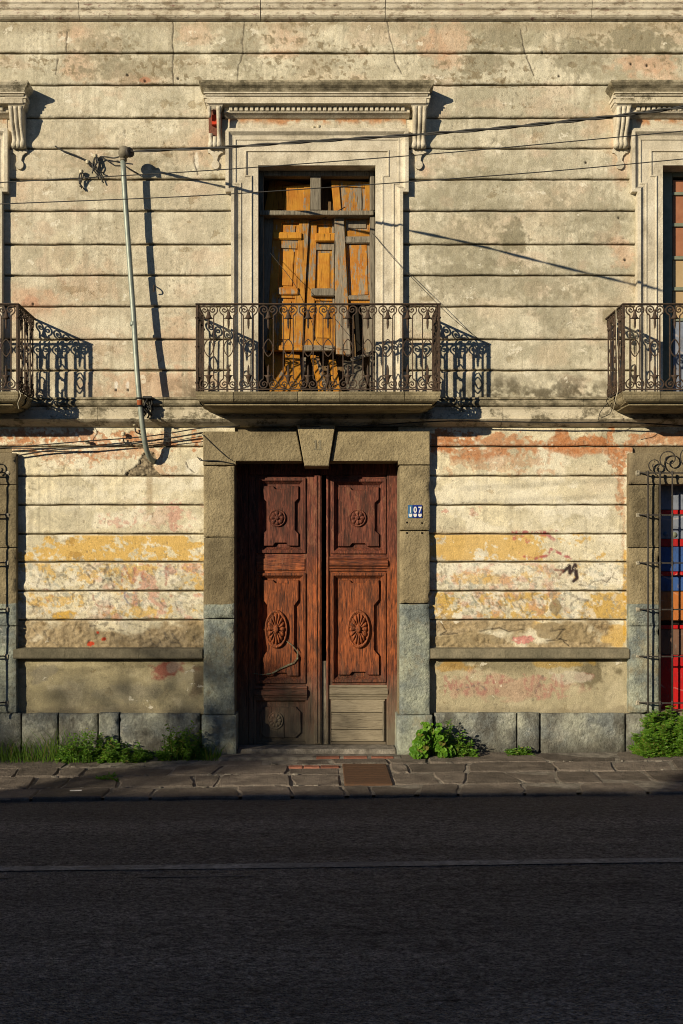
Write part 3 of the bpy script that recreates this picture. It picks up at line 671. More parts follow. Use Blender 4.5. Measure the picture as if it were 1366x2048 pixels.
    for (a, b) in [(232, 780), (256, 780), (66, 608), (1085, 105), (1118, 152), (1262, 128), (1294, 131), (1172, 325), (290, 162), (255, 150), (356, 157), (1250, 520), (1237, 436)]:
        mm = smooth(1, .5, np.sqrt(((u - a) / 3.2) ** 2 + ((v - b) / 3.6) ** 2)); lay(mm, (.03, .025, .02), .95); dsp -= mm * .012
    fl = smooth(.76, .79, fbm(u / 5.5, v / 5.5, 95, 2)) * smooth(.5, .6, fbm(u / 90, v / 90, 96, 3)); lay(fl, (.22, .185, .13), .5); dsp -= fl * .003
    dsp += (n1 - .5) * .010 + (n2 - .5) * .006 + (n3 - .5) * .0025
    for (pl, wd, c, s) in STROKES:
        mn = pl.min(0) - 8; mx = pl.max(0) + 8
        k = np.where((u > mn[0]) & (u < mx[0]) & (v > mn[1]) & (v < mx[1]))[0]
        if len(k) == 0: continue
        pu, pv = u[k], v[k]; best = np.full(len(k), 1e9)
        jx = (fbm(pu / 9, pv / 9, 97, 2) - .5) * 3
        for i in range(len(pl) - 1):
            a, b = pl[i], pl[i + 1]; ab = b - a; L2 = (ab ** 2).sum() + 1e-9
            t = np.clip(((pu - a[0]) * ab[0] + (pv - a[1]) * ab[1]) / L2, 0, 1)
            best = np.minimum(best, np.hypot(pu + jx - a[0] - t * ab[0], pv + jx - a[1] - t * ab[1]))
        m = smooth(wd * .75 + .8, wd * .3, best) * min(1, s * 1.0)
        if s >= .85 and wd > 1.7: m = m * smooth(.22, .40, fbm(pu / 6, pv / 6, 98, 4))
        elif wd > 1.7: m = m * smooth(.36, .58, fbm(pu / 6, pv / 6, 98, 4))
        else: dsp[k] -= m * .006
        col[k] = col[k] * (1 - m[:, None]) + c * m[:, None]
    return np.clip(col, .01, .85), dsp

def gridaxis(a, b, fine=1.7):
    e = [a]; x = a
    while x < b - .01:
        st = fine if -25 < x < 1390 else 9.0
        x = min(b, x + st); e.append(x)
    if len(e) > 2 and e[-1] - e[-2] < fine * .4: e.pop(-2)
    return np.array(e)

def band(parent, u0, u1, v0, v1, y=0.0, ch=1.8, name='plaster_band', mat=None):
    us = gridaxis(u0, u1); nv = max(4, int(round((v1 - v0) / 1.7))); vs = np.linspace(v0, v1, nv + 1)
    U, V = np.meshgrid(us, vs); nu = len(us); u = U.ravel(); v = V.ravel()
    c, d = paint(u, v)
    # chipped, slightly wandering arrises
    et = np.minimum(v - v0, v1 - v); ed = smooth(2.6, 0, et + (fbm(u / 6, v / 6, 55, 3) - .5) * 2.4)
    yy = y - d + ed * .011
    vv = v + np.where(v - v0 < .01, (fbm(u / 40, v * 0, 56, 4) - .5) * 3.0, 0) + np.where(v1 - v < .01, (fbm(u / 40, v * 0 + 3, 57, 4) - .5) * 3.0, 0)
    X = (u - 640) / 200; Z = CAMH + (1140 - vv) / 200
    co = np.stack([X, yy, Z], 1)
    n = len(co); rim = np.concatenate([np.arange(nu), np.arange(1, nv + 1) * nu + nu - 1, (nv * nu + np.arange(nu - 2, -1, -1)), np.arange(nv - 1, 0, -1) * nu])
    back = co[rim].copy(); back[:, 1] = y + .03
    allco = np.concatenate([co, back]); m = len(rim)
    idx = np.arange(n).reshape(nv + 1, nu)
    F = np.stack([idx[:-1, :-1], idx[1:, :-1], idx[1:, 1:], idx[:-1, 1:]], -1).reshape(-1, 4)
    k = np.arange(m); k2 = (k + 1) % m
    F2 = np.stack([rim[k], rim[k2], n + k2, n + k], -1)
    FF = np.concatenate([F, F2])
    me = bpy.data.meshes.new(name); base = np.array(wloc(parent))
    me.vertices.add(len(allco)); me.vertices.foreach_set('co', (allco - base).ravel())
    me.loops.add(FF.size); me.loops.foreach_set('vertex_index', FF.ravel().astype(np.int32))
    me.polygons.add(len(FF)); me.polygons.foreach_set('loop_start', np.arange(0, FF.size, 4, dtype=np.int32))
    try: me.polygons.foreach_set('loop_total', np.full(len(FF), 4, np.int32))
    except Exception: pass
    sm = np.ones(len(FF), bool); sm[len(F):] = False; me.polygons.foreach_set('use_smooth', sm)
    me.update(calc_edges=True)
    a = me.attributes.new('Col', 'FLOAT_COLOR', 'POINT')
    cc = np.concatenate([c, c[rim] * .8]); a.data.foreach_set('color', np.concatenate([cc, np.ones((len(cc), 1))], 1).ravel())
    me.materials.append(mat or M['plaster'])
    o = bpy.data.objects.new(name, me); COL.objects.link(o); o.parent = parent; WLOC[o.name] = Vector(base); return o

# ================================================================== SETTING: ground
def ground_mesh(name, mat, x0, x1, y0, y1, z, nx=40, ny=12, wav=0.0):
    mb = MB(); 
    for i in range(nx + 1):
        for j in range(ny + 1):
            x = x0 + (x1 - x0) * i / nx; y = y0 + (y1 - y0) * j / ny
            mb.v.append((x, y, z + gz(x) + wav * (float(vnoise(x * 1.1, y * 1.3, 3)) - .5)))
    for i in range(nx):
        for j in range(ny):
            a = i * (ny + 1) + j; mb.f.append([a, a + ny + 1, a + ny + 2, a + 1]); mb.sm.append(True)
    return tag(mb.build(name, mat, loc=(0, 0, 0)), kind='structure')
RZ = -.026
KY = -1.84                                              # kerb line
road = ground_mesh('road', M['asphalt'], -30, 30, -60, KY + .12, RZ, 60, 90, .015)
ground_mesh('far_ground', M['mortar'], -400, 400, -400, 400, -6.5, 8, 8)
mb = MB()
for (ym, wd, seg) in ((-3.69, .095, [(-12, 12)]), (-3.50, .03, [])):
    for (a, b) in seg:
        n = 48
        for i in range(n):
            xa = a + (b - a) * i / n; xb = a + (b - a) * (i + 1) / n
            z = lambda x, y: RZ + gz(x) + .015 * (float(vnoise(x * 1.1, y * 1.3, 3)) - .5) + .006
            mb.add([(x, y, z(x, y)) for x, y in ((xa, ym - wd / 2), (xb, ym - wd / 2), (xb, ym + wd / 2), (xa, ym + wd / 2))], [(0, 1, 2, 3)])
mb.build('painted_line', M['line'], road)
mb = MB()
for (a, b) in ((-4.2, -1.9), (-1.1, -.4), (2.4, 4.5)):
    n = 10; ym = -3.88; wd = .03
    for i in range(n):
        xa = a + (b - a) * i / n; xb = a + (b - a) * (i + 1) / n
        z = lambda x, y: RZ + gz(x) + .015 * (float(vnoise(x * 1.1, y * 1.3, 3)) - .5) + .006
        mb.add([(x, y, z(x, y)) for x, y in ((xa, ym - wd / 2), (xb, ym - wd / 2), (xb, ym + wd / 2), (xa, ym + wd / 2))], [(0, 1, 2, 3)])
mb.build('painted_line', M['faintline'], road)

# pavement: a mortar bed with flagstones
side = ground_mesh('pavement', M['mortar'], -12, 12, KY + .02, .5, -.006, 160, 24, .016)
def xg(u, y): return (u - 640) / 200 * (1 + y / 10)
rows = [(-.04, -.53), (-.56, -.97), (-1.00, -1.46), (-1.49, KY)]
jts = [[-190, -30, 136, 300, 438, 527, 593, 657, 770, 853, 1078, 1233, 1400, 1560],
       [-230, -90, 34, 116, 167, 347, 438, 576, 683, 782, 816, 935, 1109, 1227, 1345, 1500],
       [-200, -60, 67, 133, 237, 387, 438, 583, 681, 784, 872, 933, 1028, 1113, 1198, 1297, 1420, 1560],
       [-220, -70, 72, 215, 306, 477, 581, 688, 742, 840, 918, 1049, 1160, 1281, 1430, 1580]]
slant = R.uniform
for r, ((ya, yb), jl) in enumerate(zip(rows, jts)):
    off = [R.uniform(-.10, .14) for _ in jl]
    for i in range(len(jl) - 1):
        ym = (ya + yb) / 2
        if r in (1, 2) and 683 <= jl[i] + 3 and jl[i + 1] <= 786: continue        # the meter cover lies here
        if r == 1 and jl[i] == 576: continue                                       # brick patch
        xa = xg(jl[i], ym); xb = xg(jl[i + 1], ym); g = .008
        oa = off[i]; ob = off[i + 1]
        if r in (1, 2) and jl[i] in (782, 784): oa = 0
        if r in (1, 2) and jl[i + 1] in (683, 681): ob = 0
        c4 = [(xa - oa / 2 + g, ya), (xb - ob / 2 - g, ya), (xb + ob / 2 - g, yb), (xa + oa / 2 + g, yb)]
        out = []
        for k in range(4):
            p, q = c4[k], c4[(k + 1) % 4]; L = math.hypot(q[0] - p[0], q[1] - p[1]); n = 5 if k in (0, 2) else 3
            for s_ in range(n):
                t = s_ / n + (R.uniform(-.04, .04) if s_ else .035)
                out.append((p[0] + (q[0] - p[0]) * t + R.uniform(-.012, .012), p[1] + (q[1] - p[1]) * t + R.uniform(-.014, .014)))
        dz = R.uniform(-.006, .009); tx, ty = R.uniform(-.006, .006), R.uniform(-.012, .012)
        cx, cy = (xa + xb) / 2, ym; mb = MB(); n = len(out)
        zf = lambda x, y: gz(x) + dz + tx * (x - cx) + ty * (y - cy)
        top = [(cx + (x - cx) * (1 - .022 / max(.1, abs(xb - xa))), cy + (y - cy) * .945, zf(x, y) + .001) for x, y in out]
        rim = [(x, y, zf(x, y) - .010) for x, y in out]; bot = [(x, y, gz(x) - .06) for x, y in out]
        fs = [list(range(n))] + [[a_ * n + i_, (a_ + 1) * n + i_, (a_ + 1) * n + (i_ + 1) % n, a_ * n + (i_ + 1) % n] for a_ in (0, 1) for i_ in range(n)]
        mb.add(top + rim + bot, fs); mb.build('flagstone', M['flag'], side)
for (u0, u1) in ((577, 606), (607, 640), (641, 679)):
    mb = MB(); mb.cbox(xg(u0, -.7), xg(u1, -.7), -.70, -.60, -.08, gz(0) + .004, .008, .002); mb.build('brick', M['brick'], side)
mb = MB(); mb.cbox(xg(578, -.85), xg(678, -.85), -.975, -.72, -.08, gz(0) - .002, .012, .003); mb.build('flagstone', M['flag'], side)
for (u0, u1) in ((632, 680), (686, 735), (741, 787)):
    mb = MB(); mb.cbox(xg(u0, -.2), xg(u1, -.2), -.30, -.20, -.08, gz(0) + .020, .008, .002); mb.build('brick', M['brick'], side)
for k in range(46):
    u = R.uniform(-20, 1380) if k % 3 else R.uniform(430, 860); y = R.choice([-.545, -.985, -1.475, -.545, -1.475]) + R.uniform(-.02, .02); x = xg(u, y); r_ = R.uniform(.012, .035)
    if 680 < u < 790 and -1.5 < y < -.55: continue
    mb = MB(); n = 7; a0 = R.uniform(0, 6)
    ring = [(x + math.cos(a0 + i * 2 * math.pi / n) * r_ * R.uniform(.6, 1.7), y + math.sin(a0 + i * 2 * math.pi / n) * r_ * R.uniform(.4, .9)) for i in range(n)]
    mb.add([(a, b, gz(a) - .01) for a, b in ring] + [(x + (a - x) * .7, y + (b - y) * .7, gz(a) + R.uniform(.006, .013)) for a, b in ring], [list(range(n, 2 * n))] + [[i, (i + 1) % n, n + (i + 1) % n, n + i] for i in range(n)])
    mb.build('mortar_patch', M['mortar'], side)
# kerb wear pieces
mb = MB(); x0c, x1c = xg(687, -1.05), xg(779, -1.05)
mb.cbox(x0c, x1c, -1.47, -.58, -.05, gz(.4) + .012, .006)
o = mb.build('meter_cover', M['rust']); tag(o, 'rusty rectangular steel cover let into the flagstone pavement', 'utility cover')
mb = MB()
for k in range(9):
    y = -.62 - k * .10
    mb.box(x0c + .03, x1c - .03, y - .006, y + .006, gz(.4) + .010, gz(.4) + .0132)
mb.build('tread_rib', M['rust'], o)

# ================================================================== BUILDING
B = empty('old_town_house', (0, 0, 0))
tag(B, 'weathered two-storey stucco house front with balconies, carved window heads and a wooden double door', 'building')
WC = [-163, 634, 1442]          # centres of the upper windows
GC = [-152, 1442]               # centres of the barred windows below
# masonry core behind the stucco, with openings
core = MB()
Y0, Y1 = .028, .50
def solid(u0, u1, v0, v1, y0=Y0, y1=Y1): core.box(wx(u0), wx(u1), y0, y1, wz(v1), wz(v0))
solid(-700, 2000, -220, 332)
ed = [-700] + [e for c in WC for e in (c - 117, c + 117)] + [2000]
for i in range(0, len(ed), 2): solid(ed[i], ed[i + 1], 332, 803)
solid(-700, 2000, 803, 922)
ed = [-700, GC[0] - 124, GC[0] + 124, 470, 797, GC[1] - 124, GC[1] + 124, 2000]
for i in range(0, len(ed), 2): solid(ed[i], ed[i + 1], 922, 1530)
for c in GC: solid(c - 124, c + 124, 922, 960); solid(c - 124, c + 124, 1425, 1530)
wall = core.build('wall', M['stone'], B)
mb = MB()                                             # rooms behind
mb.box(-7, 7, 4.4, 4.5, -.2, 8.6); mb.box(-7, 7, .45, 4.5, 8.4, 8.6); mb.box(-7, 7, .45, 4.5, 3.30, 3.48); mb.box(-7, 7, .45, 4.5, -.2, -.08)
for x in (-7, -2.2, 1.9, 6.9): mb.box(x, x + .1, .45, 4.5, -.2, 8.5)
mb.build('room_shell', M['dark'], B)

UV = [41, 106, 170, 236, 297, 359, 422, 489, 551, 613, 679, 741, 799]
G_ = 1.6
def span_minus(a, b, holes):
    out = []; x = a
    for (h0, h1) in sorted(holes):
        if h0 > x: out.append((x, h0))
        x = max(x, h1)
    if x < b: out.append((x, b))
    return out
for i in range(len(UV) - 1):
    v0, v1 = UV[i] + (0 if i == 0 else G_), UV[i + 1] - G_
    if v1 <= 236: holes = []
    elif v1 < 300: holes = [(c - 176, c + 176) for c in WC]
    elif v1 < 390: holes = [(c - 172, c + 172) for c in WC]
    else: holes = [(c - 160, c + 160) for c in WC]
    for (a, b) in span_minus(-420, 1700, holes):
        if b > -260 and a < 1640: band(wall, a, b, v0, v1)
for c in WC: band(wall, c - 178, c + 178, 226, 276, -.004, name='frieze')
LV = [850, 893, 952, 1010, 1068, 1124, 1182, 1240, 1299]
for i in range(len(LV) - 1):
    v0, v1 = LV[i] - (8 if i == 0 else -1.5), LV[i + 1] - (1.5 if i < 7 else -2)
    holes = [(470, 797)] if i == 0 else [(412, 854)]
    if i >= 1: holes += [(c - 176, c + 176) for c in GC]
    for (a, b) in span_minus(-420, 1700, holes):
        if b > -345 and a < 1640: band(wall, a, b, v0, v1)
for (a, b) in span_minus(-420, 1700, [(412, 854)] + [(c - 176, c + 176) for c in GC]):
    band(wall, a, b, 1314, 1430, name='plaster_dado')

# crowning cornice, in lengths
cor = [(-420, 160), (161, 521), (522.5, 769), (770.5, 1180), (1181, 1700)]
for (a, b) in cor:
    mb = MB(); z = lambda v: wz(v)
    pr = [(.30, z(-60)), (.30, z(-44)), (.22, z(-30)), (.14, z(-18)), (.13, z(-4)), (.105, z(0)), (.085, z(5)), (.075, z(9)), (.09, z(10)), (.09, z(14)), (.078, z(17)), (.07, z(23)), (.058, z(25)), (.05, z(26.5)), (.058, z(28)), (.058, z(36)), (.045, z(39)), (.03, z(41)), (.0, z(43))]
    mb.extr(wx(a), wx(b), pr); mb.build('cornice', M['flaky'], B)
mb = MB(); mb.box(wx(-420), wx(1700), -.2, .5, wz(-62), wz(-150)); mb.box(wx(-420), wx(1700), -.02, 4.6, 8.6, 8.7); mb.build('roof_parapet', M['trim'], B)
mb = MB(); mb.extr(wx(-420), wx(1700), [(.135, wz(-3)), (.137, wz(1)), (.112, wz(4.5)), (.06, wz(6))]); mb.build('cornice_fillet', mat_stone('flaking_red_limewash', (.22, .10, .065), (.40, .24, .16)), B)

# string course between the storeys
prof_up = [(.0, wz(797)), (.10, wz(798)), (.135, wz(799.5)), (.135, wz(803)), (.12, wz(804)), (.135, wz(807)), (.14, wz(811)), (.13, wz(815)), (.105, wz(818))]
prof_fa = [(.10, wz(818)), (.118, wz(818.5)), (.118, wz(821)), (.108, wz(822)), (.108, wz(839)), (.125, wz(840)), (.125, wz(842)), (.10, wz(846)), (.06, wz(850)), (.03, wz(853)), (.0, wz(854))]
for (a, b) in ((-420, 120), (121, 330), (331, 640), (641, 905), (906, 1160), (1161, 1700)):
    mb = MB(); mb.extr(wx(a), wx(b), prof_up); o = mb.build('string_course', M['soot'], B)
for (a, b) in ((-420, 200), (200.8, 610), (610.8, 1000), (1000.8, 1700)):
    mb = MB(); mb.extr(wx(a), wx(b), prof_fa); mb.build('string_fascia', M['mossy'], B)

# ------------------------------------------------------------------ upper window surrounds
def ring_layer(mb, c, A, ya, Bo, yb):
    """strip between outline A (at depth ya) and outline B (at depth yb); outline = (hw_ear, hw_leg, v_top, v_step)"""
    def pts(o, y):
        he, hl, vt, vs_ = o; vb = 806
        return [(wx(c - hl), y, wz(vb)), (wx(c - hl), y, wz(vs_)), (wx(c - he), y, wz(vs_)), (wx(c - he), y, wz(vt)),
                (wx(c + he), y, wz(vt)), (wx(c + he), y, wz(vs_)), (wx(c + hl), y, wz(vs_)), (wx(c + hl), y, wz(vb))]
    a, b = pts(A, ya), pts(Bo, yb); n = len(a)
    mb.add(a + b, [[i, i + 1, n + i + 1, n + i] for i in range(n - 1)])
def surround(c):
    mb = MB()
    L = [((182, 171, 262, 388), .03), ((182, 171, 262, 388), -.066), ((175.5, 164.5, 268.5, 381.5), -.068), ((174, 163, 270, 380), -.060),
         ((170, 159, 274, 376), -.036), ((165, 154, 279, 371), -.030), ((164.6, 153.6, 280, 370.5), -.038), ((162, 151, 282.5, 368), -.038), ((161.5, 150.5, 283, 367.5), -.028),
         ((144, 133, 302, 356), -.026), ((143.5, 132.5, 302.5, 355.5), -.034), ((141, 130, 305, 353), -.034), ((140.5, 129.5, 305.5, 352.5), -.020),
         ((117.5, 117.5, 332, 345), -.018), ((117, 117, 332.5, 345), -.012), ((117, 117, 332.5, 345), .30)]
    for (A, ya), (Bo, yb) in zip(L[:-1], L[1:]): ring_layer(mb, c, A, ya, Bo, yb)
    s = mb.build('window_surround', M['trim'], B)
    # head cornice
    mb = MB(); x0, x1 = wx(c - 190), wx(c + 189)
    z = lambda v: wz(v, -.16)
    mb.ushape(x0, x1, [(.10, z(162.5)), (.205, z(164)), (.208, z(168)), (.195, z(173)), (.172, z(177)), (.16, z(181)), (.157, z(182.6))]); cap_ = mb; mb = MB()
    mb.ushape(x0, x1, [(.05, z(183)), (.157, z(183)), (.165, z(184)), (.165, z(186.5)), (.150, z(187.5)), (.150, z(190)), (.135, z(191)), (.135, z(204)), (.11, z(205)), (.05, z(206))])
    mb.build('head_cornice', M['mossy'] if c > 1000 else M['trim'], s); cap_.build('cornice_cap', M['soot'] if c > 0 else M['mossy'], s)
    mb = MB(); mb.extr(wx(c - 184), wx(c + 184), [(.06, wz(203)), (.06, wz(211)), (.092, wz(212)), (.092, wz(215.5)), (.062, wz(216.5)), (.062, wz(229)), (.075, wz(230)), (.077, wz(232)), (.045, wz(235)), (.02, wz(238)), (.004, wz(239))])
    mb.build('dentil_bed', M['trim'], s)
    nd = 34
    d0 = None
    for k in range(nd):
        u = c - 176 + (k + .5) * 352 / nd
        if d0 is None:
            mb = MB(); mb.cbox(-.017, .017, -.088, -.030, 0, .060, .004); mb.v = [(p[0] + wx(u), p[1], p[2] + wz(229.2)) for p in mb.v]
            base = Vector((wx(u), 0, wz(229.2)))
            mb.v = [(p[0] - base.x, p[1], p[2] - base.z) for p in mb.v]
            me = mb.build('dentil', M['trim'], None, loc=(0, 0, 0)); me.parent = s; me.location = base - wloc(s); d0 = me
        else: inst(d0, s, (wx(u), 0, wz(229.2)))
    for sd_ in (-1, 1):
        uc = c + sd_ * 203
        # block under the cornice
        mb = MB(); mb.ushape(wx(uc) - .0835, wx(uc) + .0835, off=.118, prof=[(.138, wz(203)), (.138, wz(209)), (.128, wz(210)), (.128, wz(217)), (.118, wz(218)), (.118, wz(221)), (.10, wz(226)), (.09, wz(228)), (.04, wz(229))])
        bl = mb.build('console_block', M['trim'], s)
        broken = (c == 634 and sd_ < 0)
        for k in (-1, 0, 1):
            pts = []; rs = []
            for t in np.linspace(0, 1, 15):
                vv = 226 + 72 * t
                pj = .118 * (1 - t) ** 1.4 + .030 + .030 * math.sin(math.pi * min(1, t * 1.25)) ** 2 + (.02 * math.sin(math.pi * (t - .84) / .16) if t > .84 else 0)
                r_ = .027 - .007 * math.sin(math.pi * t) + (.006 if t > .86 else 0)
                if broken and k == 0 and .10 < t < .62: continue
                pts.append((wx(uc + k * (9.4 - 1.4 * t)), -pj, wz(vv))); rs.append(r_)
            mb = MB()
            if broken and k == 0:
                mb.tube(pts[-5:], rs[-5:], 8); 
            elif broken and k == -1:
                mb.tube(pts[:5], [r * .8 for r in rs[:5]], 6); mb.build('console_reed', M['trim'], s); mb = MB(); mb.tube(pts[-6:], rs[-6:], 8)
            else: mb.tube(pts, rs, 8)
            mb.build('console_reed', M['trim'], s)
        mb = MB(); pl = []
        for t in np.linspace(0, 1, 10): pl.append((.118 * (1 - t) ** 1.4 + .022 + .026 * math.sin(math.pi * min(1, t * 1.25)) ** 2, wz(226 + 72 * t)))
        sh = .55 if broken else 1
        mb.extr(wx(uc - 12.5), wx(uc + 12.5), [(p * sh, z_) for p, z_ in pl] + [(.004, wz(300))]); mb.build('console_core', M['brick'] if broken else M['trim'], s)
        if broken:
            mb = MB(); mb.cbox(wx(uc - 6), wx(uc + 5), -.095, -.03, wz(258), wz(237), .006, .004); mb.build('brick', mat_plain('bright_broken_brick', (.50, .045, .02), (.38, .05, .025), .9, .1, 0, 40, .6), s)
            mb = MB(); mb.cbox(wx(uc - 4), wx(uc + 5), -.10, -.03, wz(235), wz(228), .006, .004); mb.build('brick', M['brick'], s)
        # flat drop below the scroll
        pl = [(-15, 300), (-15, 307), (-11, 308), (-6, 313), (-4, 320)]
        a0 = [(8 * math.sin(t), 331 - 9 * math.cos(t)) for t in np.linspace(-.5, -2 * math.pi + .5, 13)]
        poly = pl + [(x, z_) for x, z_ in a0] + [(4, 320), (6, 313), (11, 308), (15, 307), (15, 300)]
        mb = MB(); mb.prism([(wx(uc + x), wz(z_)) for x, z_ in poly], -.022, .02); mb.build('console_drop', M['trim'], s)
    return s
SUR = [surround(c) for c in WC]

# ------------------------------------------------------------------ balconies
BD = .55; KB = 1 - BD / 10; PXB = KB / 200
zt, zb = wz(610, -BD), wz(778, -BD)
RH = zt - zb
def scroll_path(sx, top):
    """one C scroll of a baluster head, px units relative to the rail; sx mirrors, top=+1 head / -1 foot"""
    p = [(10, -24), (10, -20), (13.5, -18.5), (17, -15), (18.3, -10), (17, -5.2), (13, -2.2), (8.5, -1.8), (4, -3.8), (2, -8), (3, -12.4), (7, -15), (11, -13.8), (12.6, -10.2), (11, -7.2), (8.4, -7.2), (7.4, -9.2)]
    q = []
    for i in range(len(p) - 1):
        for t in (0, .5):
            q.append((p[i][0] + (p[i + 1][0] - p[i][0]) * t, p[i][1] + (p[i + 1][1] - p[i][1]) * t))
    q.append(p[-1])
    for _ in range(2): q = [q[0]] + [((q[i - 1][0] + 2 * q[i][0] + q[i + 1][0]) / 4, (q[i - 1][1] + 2 * q[i][1] + q[i + 1][1]) / 4) for i in range(1, len(q) - 1)] + [q[-1]]
    H = RH / PXB
    return [(sx * x * PXB, (H + z) * PXB if top > 0 else -z * PXB) for x, z in q]
def baluster_mesh():
    mb = MB(); H = RH / PXB
    for sx in (-1, 1):
        mb.ribbon([(sx * 10 * PXB, 22 * PXB), (sx * 10 * PXB, (H - 22) * PXB)], .0095, .012)
        for tp in (1, -1):
            sp = scroll_path(sx, tp); mb.ribbon(sp, .010, .011)
            e = sp[-1]; mb.lathe((e[0], -.007, e[1]), [(.001, 0), (.008, .002), (.009, .007), (.008, .012), (.001, .014)], (0, 1, 0), 8)
        # pointed oval
        mid = H * .49
        pts = [(sx * 9.2 * math.cos(math.pi / 2 * t) ** .75 * PXB if abs(t) < 1 else 0, (mid + 17.5 * t) * PXB) for t in np.linspace(-1, 1, 13)]
        mb.ribbon(pts, .0085, .010)
        mb.lathe((sx * 10 * PXB, 0, (mid - 1.8) * PXB), [(.004, 0), (.009, .004), (.009, .012), (.004, .016)], (0, 0, 1), 6)
    for tp in (1, -1):
        f = (lambda z: (H + z) * PXB) if tp > 0 else (lambda z: -z * PXB)
        mb.ribbon([(-10 * PXB, f(-27)), (10 * PXB, f(-27))], .006, .008)
        pr = [(1.2, -9), (2.2, -13), (3.2, -16), (3.6, -19), (5.0, -23), (8.0, -27), (3, -28), (1.6, -30), (2.9, -32), (2.0, -34), (3.0, -36), (1.9, -38), (2.7, -40), (1.7, -42), (2.0, -44), (.8, -47), (.2, -49)]
        pr = [(r * PXB, f(z)) for r, z in pr]
        if tp < 0: pr = pr
        mb.lathe((0, 0, 0), pr, (0, 0, 1), 8, flat=.7)
    return mb
bal_src = None
def balcony(k, c, label):
    global bal_src
    # plan: half width at rail 1.1435 m about the rail centre
    xc = wx(c) + .012 if c == 634 else wx(c) + .0
    hw = 1.143; xr0, xr1 = xc - hw, xc + hw
    P_ = .575
    zs = wz(783, -P_)
    mb = MB()
    z = lambda v: wz(v, -P_)
    prof = [(P_, z(783)), (P_, z(787.5)), (P_ - .008, z(788.5)), (P_ - .004, z(792)), (P_ - .010, z(797)), (P_ - .028, z(801)), (P_ - .045, z(803)), (P_ - .060, z(803.5)), (P_ - .062, z(808)), (P_ - .09, z(809)), (P_ - .12, z(811)), (P_ - .13, z(812)), (.12, z(813))]
    # one core under four coping stones
    mb.ushape(xr0 + P_ - .01, xr1 - P_ + .01, [(p - .012, zz) for p, zz in prof])
    b = mb.build('balcony', M['slab'], B); tag(b, label)
    cuts = [xr0 - .016, xc - .80, xc - .195, xc + .205, xc + .815, xr1 + .016]
    for i in range(5):
        a, e = cuts[i] + .003, cuts[i + 1] - .003
        m2 = MB(); pr = prof[:8]
        n = len(pr)
        sl = [0] * n; sr = [0] * n
        if i == 0: sl = [P_ - p for p, _ in pr]
        if i == 4: sr = [P_ - p for p, _ in pr]
        vs = [(a + sl[q], -p, zz) for q, (p, zz) in enumerate(pr)] + [(e - sr[q], -p, zz) for q, (p, zz) in enumerate(pr)]
        fs = [[q, q + 1, n + q + 1, n + q] for q in range(n - 1)]
        vs += [(a, -.30, pr[0][1]), (e, -.30, pr[0][1]), (a + sl[-1], -.30, pr[-1][1]), (e - sr[-1], -.30, pr[-1][1])]
        t = 2 * n; fs += [[0, n, t + 1, t], [n - 1, t + 2, t + 3, 2 * n - 1], [t, t + 2] + list(range(n - 1, -1, -1)), [t + 1] + list(range(n, 2 * n)) + [t + 3]]
        m2.add(vs, fs); m2.build('coping_stone', M['slab'], b)
    for sd_ in (0, 1):                                 # returns of the slab
        m2 = MB(); pr = prof[:8]; n = len(pr)
        xe = xr0 - .016 if sd_ == 0 else xr1 + .016; s_ = 1 if sd_ == 0 else -1
        vs = [(xe + s_ * (P_ - p), -.296, zz) for p, zz in pr] + [(xe + s_ * (P_ - p), .01, zz) for p, zz in pr]
        fs = [[q, q + 1, n + q + 1, n + q] for q in range(n - 1)]
        vs += [(xe + s_ * .3, -.296, pr[0][1]), (xe + s_ * .3, .01, pr[0][1])]; t = 2 * n; fs.append([0, n, t + 1, t])
        m2.add(vs, fs); m2.build('coping_stone', M['slab'], b)
    # rails
    m2 = MB(); m2.cbox(xr0 - .016, xr1 + .016, -BD - .017, -BD + .017, zt, zt + .014, .003); m2.build('handrail', M['iron'], b)
    m2 = MB(); m2.box(xr0, xr1, -BD - .009, -BD + .009, zb - .010, zb + .002); m2.build('bottom_rail', M['iron'], b)
    for xe in (xr0, xr1):
        m2 = MB(); m2.cbox(xe - .017, xe + .017, -BD + .018, .02, zt, zt + .013, .003); m2.build('handrail', M['iron'], b)
        m2 = MB(); m2.box(xe - .009, xe + .009, -BD + .010, .02, zb - .010, zb + .002); m2.build('bottom_rail', M['iron'], b)
        m2 = MB(); m2.cbox(xe - .012, xe + .012, -BD - .012, -BD + .012, zb - .02, zt - .001, .002)
        for (zz, rr) in ((zb + .06, .02), (zb + .40, .019), (zt - .12, .02)): m2.lathe((xe, -BD, zz), [(.012, -.012), (rr, -.004), (rr, .004), (.012, .012)], (0, 0, 1), 8)
        m2.build('corner_post', M['iron'], b)
        for q in range(4):
            m2 = MB(); m2.tube([(xe, -.10 - q * .13, zb - .005), (xe, -.10 - q * .13, zb - .035)], .008, 6); m2.build('foot', M['iron'], b)
    n = 12; stp = (2 * hw - .03) / n
    locs = [((xr0 + .015 + stp * (i + .5), -BD, zb), 0.0, (1, 1, 1)) for i in range(n)]
    for xe in (xr0, xr1):
        for i in range(3): locs.append(((xe, -BD + .012 + .176 * (i + .5), zb), math.pi / 2, (.93, 1, 1)))
    for (l, rz, sc) in locs:
        if bal_src is None:
            o = baluster_mesh().build('baluster', M['iron'], None, loc=(0, 0, 0)); o.parent = b; o.location = Vector(l) - wloc(b); bal_src = o
        else: inst(bal_src, b, l, rz, sc)
    return b
BAL = [balcony(0, -160, 'rusty scrollwork balcony beside the bent metal mast, cut off by the wall of the house next door'),
       balcony(1, 634, 'rusty scrollwork balcony with four coping stones above the wooden double door'),
       balcony(2, 1442, 'rusty scrollwork balcony with loose wires hanging from its corner, above the red and blue barred window')]
BAL[0]['label'] = 'rusty scrollwork balcony beside the bent metal mast'

